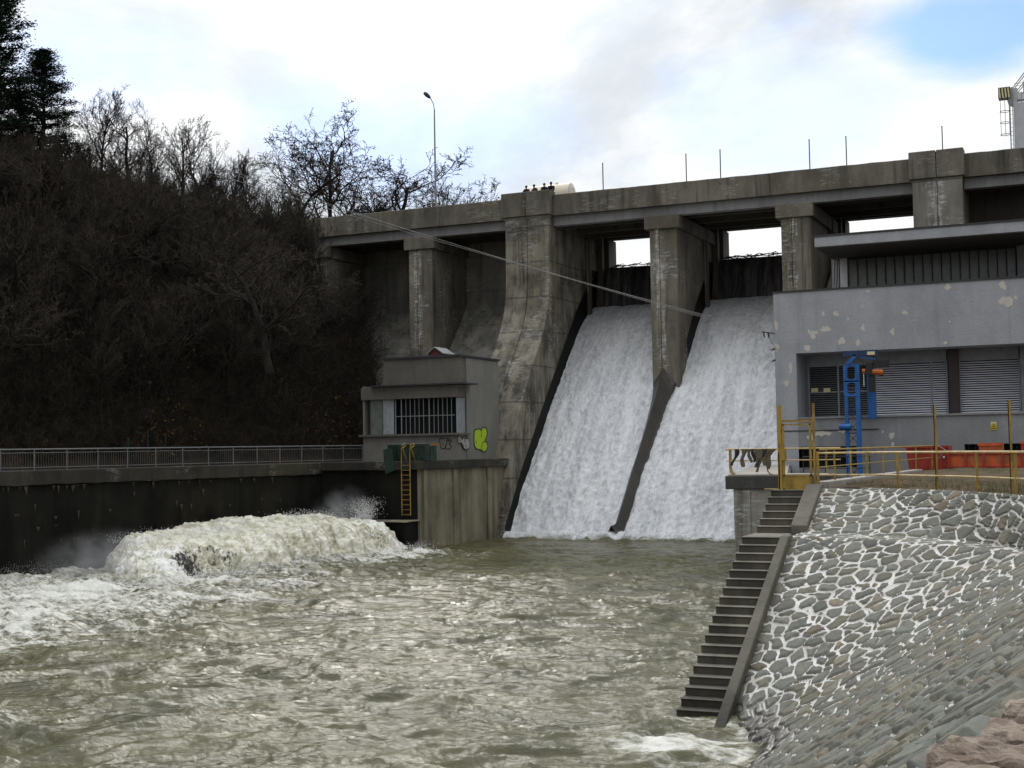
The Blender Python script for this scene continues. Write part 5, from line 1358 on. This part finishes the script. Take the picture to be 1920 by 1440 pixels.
p_, q_ = on_y(1835, 832, SY + 2), on_y(1880, 850, SY + 2); MB().box(p_[0], q_[0], SY + 2, SY + 3, 5, p_[2]).build('box_body', 'orangefade', t, bevel=.02); MB().box(p_[0] - .04, q_[0] + .04, SY + 1.95, SY + 2, p_[2] - .1, p_[2] + .02).build('rim', 'orange', t)
t = thing('orange_box', 'bright red-orange box at the right-hand end of the long container', 'container', (-2.6, SY + 1.8, 5))
p_ = on_y(1914, 829, SY + 2); MB().box(p_[0], p_[0] + 1.6, SY + 1.9, SY + 3, 5, p_[2]).build('box_body', 'red', t, bevel=.02); MB().box(p_[0] - .03, p_[0] + 1.65, SY + 1.85, SY + 1.9, p_[2] - .08, p_[2] + .02).build('rim', 'orange', t)

# ================================================================== trees
def segmesh(name, S_, n=3):
    """S_: rows (x0,y0,z0,r0,x1,y1,z1,r1) -> tapered prisms"""
    S_ = np.asarray(S_, float); p0, r0, p1, r1 = S_[:, :3], S_[:, 3], S_[:, 4:7], S_[:, 7]
    t_ = p1 - p0; t_ /= np.linalg.norm(t_, axis=1)[:, None] + 1e-9
    a = np.cross(t_, np.where(np.abs(t_[:, 2:3]) > .9, np.array([[1., 0, 0]]), np.array([[0, 0, 1.]]))); a /= np.linalg.norm(a, axis=1)[:, None]; b = np.cross(t_, a)
    q = 2 * np.pi * np.arange(n) / n; ring = a[:, None] * np.cos(q)[None, :, None] + b[:, None] * np.sin(q)[None, :, None]
    V = np.concatenate([p0[:, None] + ring * r0[:, None, None], p1[:, None] + ring * r1[:, None, None]], 1).reshape(-1, 3)
    j = np.arange(n); f = np.stack([j, (j + 1) % n, n + (j + 1) % n, n + j], -1)
    F = (f[None] + (np.arange(len(S_)) * 2 * n)[:, None, None]).reshape(-1, 4)
    return npmesh(name, V, F)


def grow(seed, H=10.0, kind='upright'):
    rg = np.random.RandomState(seed); segs = [[], [], [], [], []]; tips = []
    K = {'upright': dict(tr=.62, n=(14, 7, 6, 4), ln=(.58, .50, .48, .5), ang=(.62, .6, .65, .7), wob=.13, up=.22, r=.015),
         'spread': dict(tr=.42, n=(9, 7, 6, 5), ln=(.66, .52, .5, .5), ang=(.95, .8, .75, .8), wob=.24, up=.14, r=.024),
         'robinia': dict(tr=.40, n=(9, 7, 6, 4), ln=(.66, .50, .46, .42), ang=(.75, .85, .8, .8), wob=.30, up=.16, r=.018, mr=.0145),
         'shrub': dict(tr=.30, n=(9, 6, 5, 3), ln=(.75, .5, .5, .5), ang=(.6, .55, .6, .6), wob=.2, up=.22, r=.012)}[kind]

    def branch(p, d, L, r, lv):
        ns = (7, 6, 5, 4, 3)[lv]; st = L / ns; pts = [p]; ds = []
        for i in range(ns):
            d = d + rg.normal(size=3) * K['wob'] * (.6 if lv == 0 else 1) + np.array((0, 0, K['up'] * (.5 if lv else .15))); d /= np.linalg.norm(d)
            q = p + d * st; r1 = r * (1 - .75 * (i + 1) / ns) if lv else r * (1 - .6 * (i + 1) / ns); r0 = r * (1 - .75 * i / ns) if lv else r * (1 - .6 * i / ns)
            segs[lv].append((*p, max(r0, K.get('mr', .0115)), *q, max(r1, K.get('mr', .0115) * .83))); p = q; pts.append(p); ds.append(d)
        if lv == 4 or L < .12: tips.append(p); return
        nb = K['n'][lv]
        for b in range(nb):
            f = (.30 if lv == 0 else .18) + (.70 if lv == 0 else .82) * ((b + rg.rand()) / nb); k = min(int(f * ns), ns - 1); pp = pts[k] + (pts[k + 1] - pts[k]) * (f * ns - k) if k < ns else pts[-1]
            ax_ = rg.normal(size=3); ax_ -= ax_.dot(ds[k]) * ds[k]; ax_ /= np.linalg.norm(ax_); an = K['ang'][lv] * rg.uniform(.65, 1.3)
            nd = ds[k] * math.cos(an) + ax_ * math.sin(an)
            branch(pp, nd, L * K['ln'][lv] * rg.uniform(.65, 1.2) * (1.15 - .5 * f if lv == 0 else 1.1 - .4 * f), r * (.55 if lv else .42) * (1.1 - .6 * f) + .004, lv + 1)
    branch(np.zeros(3), np.array((rg.normal() * .05, rg.normal() * .05, 1.0)), H * K['tr'], H * K['r'], 0)
    z = max(s[6] for l in segs for s in l); k = H / z
    sc = lambda l: [tuple(v * k if j % 4 != 3 else v for j, v in enumerate(s)) for s in l]
    return [sc(l) for l in segs], np.array(tips) * k


PROTO = {}


def proto(key, seed, kind, seeds=0):
    sg, tips = grow(seed, 10.0, kind)
    tm = segmesh('trunk', sg[0] + sg[1], 6); tm.materials.append(M['bark']); tm.polygons.foreach_set('use_smooth', [True] * len(tm.polygons))
    cm_ = segmesh('crown', sg[2] + sg[3] + sg[4], 3)
    cm_.materials.append(M['twig'])
    pod = None
    if seeds:
        rg = np.random.RandomState(seed + 1); P_ = tips[rg.randint(0, len(tips), seeds)] + rg.normal(size=(seeds, 3)) * .08; a = rg.normal(size=(seeds, 3)) * .026; b = rg.normal(size=(seeds, 3)) * .026
        V = np.stack([P_ - a, P_ - b, P_ + a, P_ + b], 1).reshape(-1, 3); pod = npmesh('seed_pods', V, np.arange(len(V)).reshape(-1, 4)); pod.materials.append(M['seed'])
    PROTO[key] = (tm, cm_, pod)


for i in range(4): proto('up%d' % i, 100 + i, 'upright')
for i in range(3): proto('sp%d' % i, 200 + i, 'spread')
for i in range(3): proto('ro%d' % i, 300 + i, 'robinia', 1800)
for i in range(3): proto('sh%d' % i, 400 + i, 'shrub')


def conifer(key, seed):
    """pine with layered clumps, trunk showing between them"""
    rg = np.random.RandomState(seed); H = 10.0; sg = []; need = []
    for i in range(10): sg.append((.06 * math.sin(i), .05 * math.cos(i * 1.3), H * i / 10, .16 * (1 - i / 10.5), .06 * math.sin(i + 1), .05 * math.cos((i + 1) * 1.3), H * (i + 1) / 10, .16 * (1 - (i + 1) / 10.5)))
    br = []
    for z in np.arange(1.6, 9.8, .34):
        k = (z / H); R_ = (2.5 * (1 - k) ** .62 + .15) * (1 if k > .3 else .75)
        for b in range(5):
            q = rg.rand() * 6.283; L = R_ * rg.uniform(.5, 1.12); up = .10 + .45 * k + rg.normal() * .12; p = np.array((0, 0, z)); d = np.array((math.cos(q), math.sin(q), up)); n = 5
            for i in range(n):
                d2 = d + rg.normal(size=3) * .14; d2[2] += .10 * i / n; d2 /= np.linalg.norm(d2); p2 = p + d2 * L / n; br.append((*p, .035 * (1 - i / n) + .008, *p2, .035 * (1 - (i + 1) / n) + .006))
                if i >= 1:
                    m = int(6 + 14 * i); c_ = p + (p2 - p) * rg.rand(m, 1) + rg.normal(size=(m, 3)) * np.array((.10, .10, .055)) * (1 + .22 * i); need.append(c_)
                p = p2
    tm = segmesh('trunk', sg + br, 5); tm.materials.append(M['bark'])
    C3 = np.concatenate(need); n = len(C3); a = rg.normal(size=(n, 3)); a /= np.linalg.norm(a, axis=1)[:, None]; a[:, 2] = a[:, 2] * .6 + .25; b = np.cross(a, rg.normal(size=(n, 3))); b /= np.linalg.norm(b, axis=1)[:, None]
    a *= rg.uniform(.09, .17, (n, 1)); b *= .028
    V = np.stack([C3 - b, C3 + b, C3 + a + b * .4, C3 + a - b * .4], 1).reshape(-1, 3); cm_ = npmesh('crown', V, np.arange(4 * n).reshape(-1, 4)); cm_.materials.append(M['needle'])
    PROTO[key] = (tm, cm_, None)


conifer('pi0', 1); conifer('pi1', 2); conifer('pi2', 3)


def plant(key, x, y, z, H, rot, label, cat, name='bare_tree', wide=1.0, group=None):
    t = bpy.data.objects.new(name, None); COL.objects.link(t); t.location = (x, y, z); t.rotation_euler = (0, 0, rot); s = H / 10; t.scale = (s * wide, s * wide, s); tag(t, label, cat, group)
    for nm, me in zip(('trunk', 'crown', 'seed_pods'), PROTO[key]):
        if me: o = bpy.data.objects.new(nm, me); COL.objects.link(o); o.parent = t
    return t


def head(px, depth): p_ = CC + ray(px, 720) * depth; return p_[0], p_[1]


def ztop(px, py, depth): return float((CC + ray(px, py) * depth)[2])


rt = np.random.RandomState(77)
sky_trees = [  # px, py top, depth, prototype, width, label
    (-8, -70, 92, 'pi0', 1.2, 'tallest dark pine cut off by the picture\'s left edge', 'pine_tree', 'pine tree'),
    (80, 86, 98, 'pi1', 1.75, 'dark pine with layered clumps beside the tallest pine', 'pine_tree', 'pine tree'),
    (-60, 10, 88, 'pi2', 1.3, 'dark pine standing at the far left behind the tallest pine', 'pine_tree', 'pine tree'),
    (38, 165, 94, 'pi2', 1.9, 'low broad dark pine filling the gap between the two taller pines', 'pine_tree', 'pine tree'),
    (190, 158, 106, 'up0', 1.05, 'tall fine-twigged bare tree just right of the pines', 'bare_tree', 'tree'),
    (152, 205, 112, 'up2', .9, 'thin pale bare tree between the pines and the tall bare tree', 'bare_tree', 'tree'),
    (245, 196, 108, 'sp0', .95, 'dense round bare tree right of the tall fine-twigged one', 'bare_tree', 'tree'),
    (292, 240, 113, 'up1', 1.0, 'slender bare tree in the dip of the ridge', 'bare_tree', 'tree'),
    (340, 218, 110, 'up3', 1.1, 'forked bare tree on the ridge under the bright cloud', 'bare_tree', 'tree'),
    (392, 248, 112, 'sp1', .9, 'broad bare tree right of the forked tree on the ridge', 'bare_tree', 'tree'),
    (432, 285, 116, 'up2', 1.0, 'small bare tree where the ridge falls away to the right', 'bare_tree', 'tree'),
    (470, 302, 118, 'up0', 1.1, 'low bare tree left of the black-limbed crooked tree', 'bare_tree', 'tree'),
    (512, 330, 120, 'sh0', 1.2, 'scrubby multi-stemmed bush tree at the foot of the crooked tree', 'bare_tree', 'tree'),
    (590, 222, 122, 'ro0', 1.15, 'tall crooked black-limbed tree with tufts, left of the lamp', 'bare_tree', 'tree'),
    (648, 262, 120, 'ro1', 1.35, 'wide crooked tree with tufts behind the dam parapet', 'bare_tree', 'tree'),
    (545, 285, 118, 'ro2', 1.3, 'leaning crooked tree behind the two tufted trees', 'bare_tree', 'tree'),
    (735, 292, 125, 'ro0', 1.5, 'round tufted tree with an ivy-clad base, left of the lamp mast', 'bare_tree', 'tree'),
    (792, 330, 130, 'ro2', 1.0, 'small tufted tree behind the lamp mast', 'bare_tree', 'tree'),
    (690, 330, 126, 'sh1', 1.1, 'low bare bush tree behind the parapet between the tufted trees', 'bare_tree', 'tree'),
]
for px, py, dp, key, wd, lb, nm, ct in sky_trees:
    x, y = head(px, dp); z = float(hill_h(x, y)); z = max(z, 18.0) if y > 108 else z
    plant(key, x, y, z - .3, ztop(px, py - (16 if nm == 'bare_tree' else 0), dp) - z + .3, rt.rand() * 6.28, lb, ct, nm, wd)
for i in range(34):
    px = rt.uniform(135, 575); dp = rt.uniform(104, 122); x, y = head(px, dp); z = float(hill_h(x, y)); top_ = np.interp(px, (135, 200, 300, 400, 480, 560), (215, 225, 262, 288, 325, 345)) + rt.uniform(0, 55)
    H = ztop(px, top_, dp) - z
    if H > 3.5: plant(rt.choice(['up0', 'up1', 'up2', 'up3', 'sp1', 'sh0', 'sh2']), x, y, z - .2, H, rt.rand() * 6.28, 'slim bare tree in the twiggy thicket along the ridge line', 'tree', 'bare_tree', rt.uniform(.85, 1.15), 'thicket trees along the ridge')
# ivy-clad evergreen bush at the end of the parapet
x, y = head(722, 118); t = thing('ivy_bush', 'dark evergreen bush against the end of the parapet', 'bush', (x, y, 22))
rg = np.random.RandomState(6); n = 5200; u = rg.normal(size=(n, 3)); u /= np.linalg.norm(u, axis=1)[:, None]; rr = rg.rand(n, 1) ** .4; lump = 1 + .35 * perlin(u[:, 0] * 2, u[:, 1] * 2, u[:, 2] * 2)[:, None]
P_ = u * rr * lump * np.array((2.3, 1.6, 2.6)) + np.array((x, y, 25.3)); P_ = P_[P_[:, 2] > 22]; n = len(P_); a, b = rg.normal(size=(n, 3)) * .09, rg.normal(size=(n, 3)) * .09
V = np.stack([P_ - a, P_ - b, P_ + a, P_ + b], 1).reshape(-1, 3); link('foliage', npmesh('foliage', V, np.arange(len(V)).reshape(-1, 4)), 'ivy', t); MB().tube([(x, y, 21.5), (x, y, 25)], [.2, .06], 6).build('stem', 'bark', t)
# the big dark spreading tree in front of the closed bays
x, y = head(506, 84); z = float(hill_h(x, y))
plant('sp2', x, y, ztop(506, 700, 84), ztop(560, 430, 84) - ztop(506, 700, 84), 1.0, 'big dark spreading tree leaning over the left end of the dam', 'tree', 'bare_tree', 1.35)
# the wood on the slope
k = 0
for i in range(400):
    px = rt.uniform(-130, 640); dp = rt.uniform(72, 112); x, y = head(px, dp); s_ = float(wall_x(min(y, 80))) - x
    if s_ < 5.5 or y > 106 or (px > 560 and s_ < 9): continue
    z = float(hill_h(x, y)); H = rt.uniform(6.5, 12) * (1 if s_ > 10 else .8)
    # keep the wood's top below the ridge line of the photograph's open sky
    line = np.interp(px, (-130, 0, 130, 240, 400, 560, 640), (220, 240, 285, 315, 360, 385, 425)) + rt.normal() * 16; zc = ztop(px, line, dp)
    if z + H > zc: H = zc - z
    if H < 3: continue
    plant(rt.choice(['up0', 'up1', 'up2', 'up3', 'sp0', 'sp1', 'sh0', 'sh1', 'sh2']), x, y, z - .2, H, rt.rand() * 6.28, 'bare leafless tree within the dark wood on the left hillside', 'tree', 'bare_tree', rt.uniform(.9, 1.3), 'bare trees of the hillside wood')
    k += 1
    if k >= 150: break
# undergrowth: uncountable stems, twigs and dry leaves on the slope
rg = np.random.RandomState(9); NB = 20000
px = rg.uniform(-160, 720, NB * 3); dp = rg.uniform(66, 122, NB * 3); d0 = np.array([ray(p_, 720) for p_ in px]); XY = CC[None] + d0 * dp[:, None]
x, y = XY[:, 0], XY[:, 1]; s_ = np.where(y < 80, wall_x(np.minimum(y, 80)), -45.9) - x
ok = (s_ > 3.7) & (y < 108.5) & ~((y > 79) & (s_ < 1.5)); x, y, s_, px, dp = x[ok][:NB], y[ok][:NB], s_[ok][:NB], px[ok][:NB], dp[ok][:NB]
z = hill_h(x, y); dm_ = y < np.interp(z, [p_[1] for p_ in clos[:8]], [p_[0] for p_ in clos[:8]]) - .4; x, y, z, s_, px, dp = [q_[dm_] for q_ in (x, y, z, s_, px, dp)]; Hh = rg.uniform(1.2, 4.2, len(x)) * np.clip(.35 + (s_ - 3.5) / 8, .35, 1.0)
line = np.interp(px, (-160, 0, 130, 240, 400, 560, 720), (235, 255, 318, 350, 400, 425, 450)) + 22 * perlin(px * .03, dp * .3, 3) + rg.normal(size=len(px)) * 8; zc = np.array([ztop(a, b, c) for a, b, c in zip(px, line, dp)])
Hh = np.minimum(Hh, zc - z); gd = Hh > .5; x, y, z, Hh = x[gd], y[gd], z[gd], Hh[gd]
segs = []; base = np.stack([x, y, z - .1], -1); n = len(x)
lean = rg.normal(size=(n, 3)) * .35; lean[:, 2] = 1; lean /= np.linalg.norm(lean, axis=1)[:, None]; lean[:, 0] += .25
p = base; r = .018 + .010 * rg.rand(n)
for i in range(4):
    q = p + (lean + rg.normal(size=(n, 3)) * .25) * (Hh / 4)[:, None]; segs.append(np.c_[p, r * (1 - i / 4.6), q, r * (1 - (i + 1) / 4.6)])
    for b in range(3):
        f = rg.rand(n, 1); st = p + (q - p) * f; d = rg.normal(size=(n, 3)); d[:, 2] = np.abs(d[:, 2]) * .9 + .2; d /= np.linalg.norm(d, axis=1)[:, None]; L = (Hh * rg.uniform(.12, .32, n))[:, None]; m = st + d * L
        segs.append(np.c_[st, r * .5, m, r * .28]); d2 = d + rg.normal(size=(n, 3)) * .5; segs.append(np.c_[m, r * .32, m + d2 * L * .6, r * .2]); d2 = d + rg.normal(size=(n, 3)) * .7; segs.append(np.c_[st + d * L * .5, r * .3, st + d * L * .5 + d2 * L * .5, r * .2])
    p = q
bs = link('brushwood', segmesh('brushwood', np.concatenate(segs), 3), 'brush'); tag(bs, 'dense tangled brown brushwood covering the left hillside', 'brushwood', kind='stuff')
nl = 60000; i = rg.randint(0, n, nl); P_ = np.stack([x[i], y[i], z[i]], -1) + rg.normal(size=(nl, 3)) * .8 + np.array((0, 0, 1))[None] * (rg.rand(nl, 1) ** 2 * Hh[i][:, None])
keep = perlin(P_[:, 0] * .17, P_[:, 1] * .17, P_[:, 2] * .17) > .02; P_ = P_[keep]; P_[:, 2] = np.maximum(P_[:, 2], hill_h(P_[:, 0], P_[:, 1]) + .03); nl = len(P_)
a, b = rg.normal(size=(nl, 3)) * .045, rg.normal(size=(nl, 3)) * .045; V = np.stack([P_ - a, P_ - b, P_ + a, P_ + b], 1).reshape(-1, 3)
tag(link('dry_leaves', npmesh('dry_leaves', V, np.arange(len(V)).reshape(-1, 4)), 'dryleaf'), 'scattered dry leaves still clinging in the hillside brushwood', 'leaves', kind='stuff')
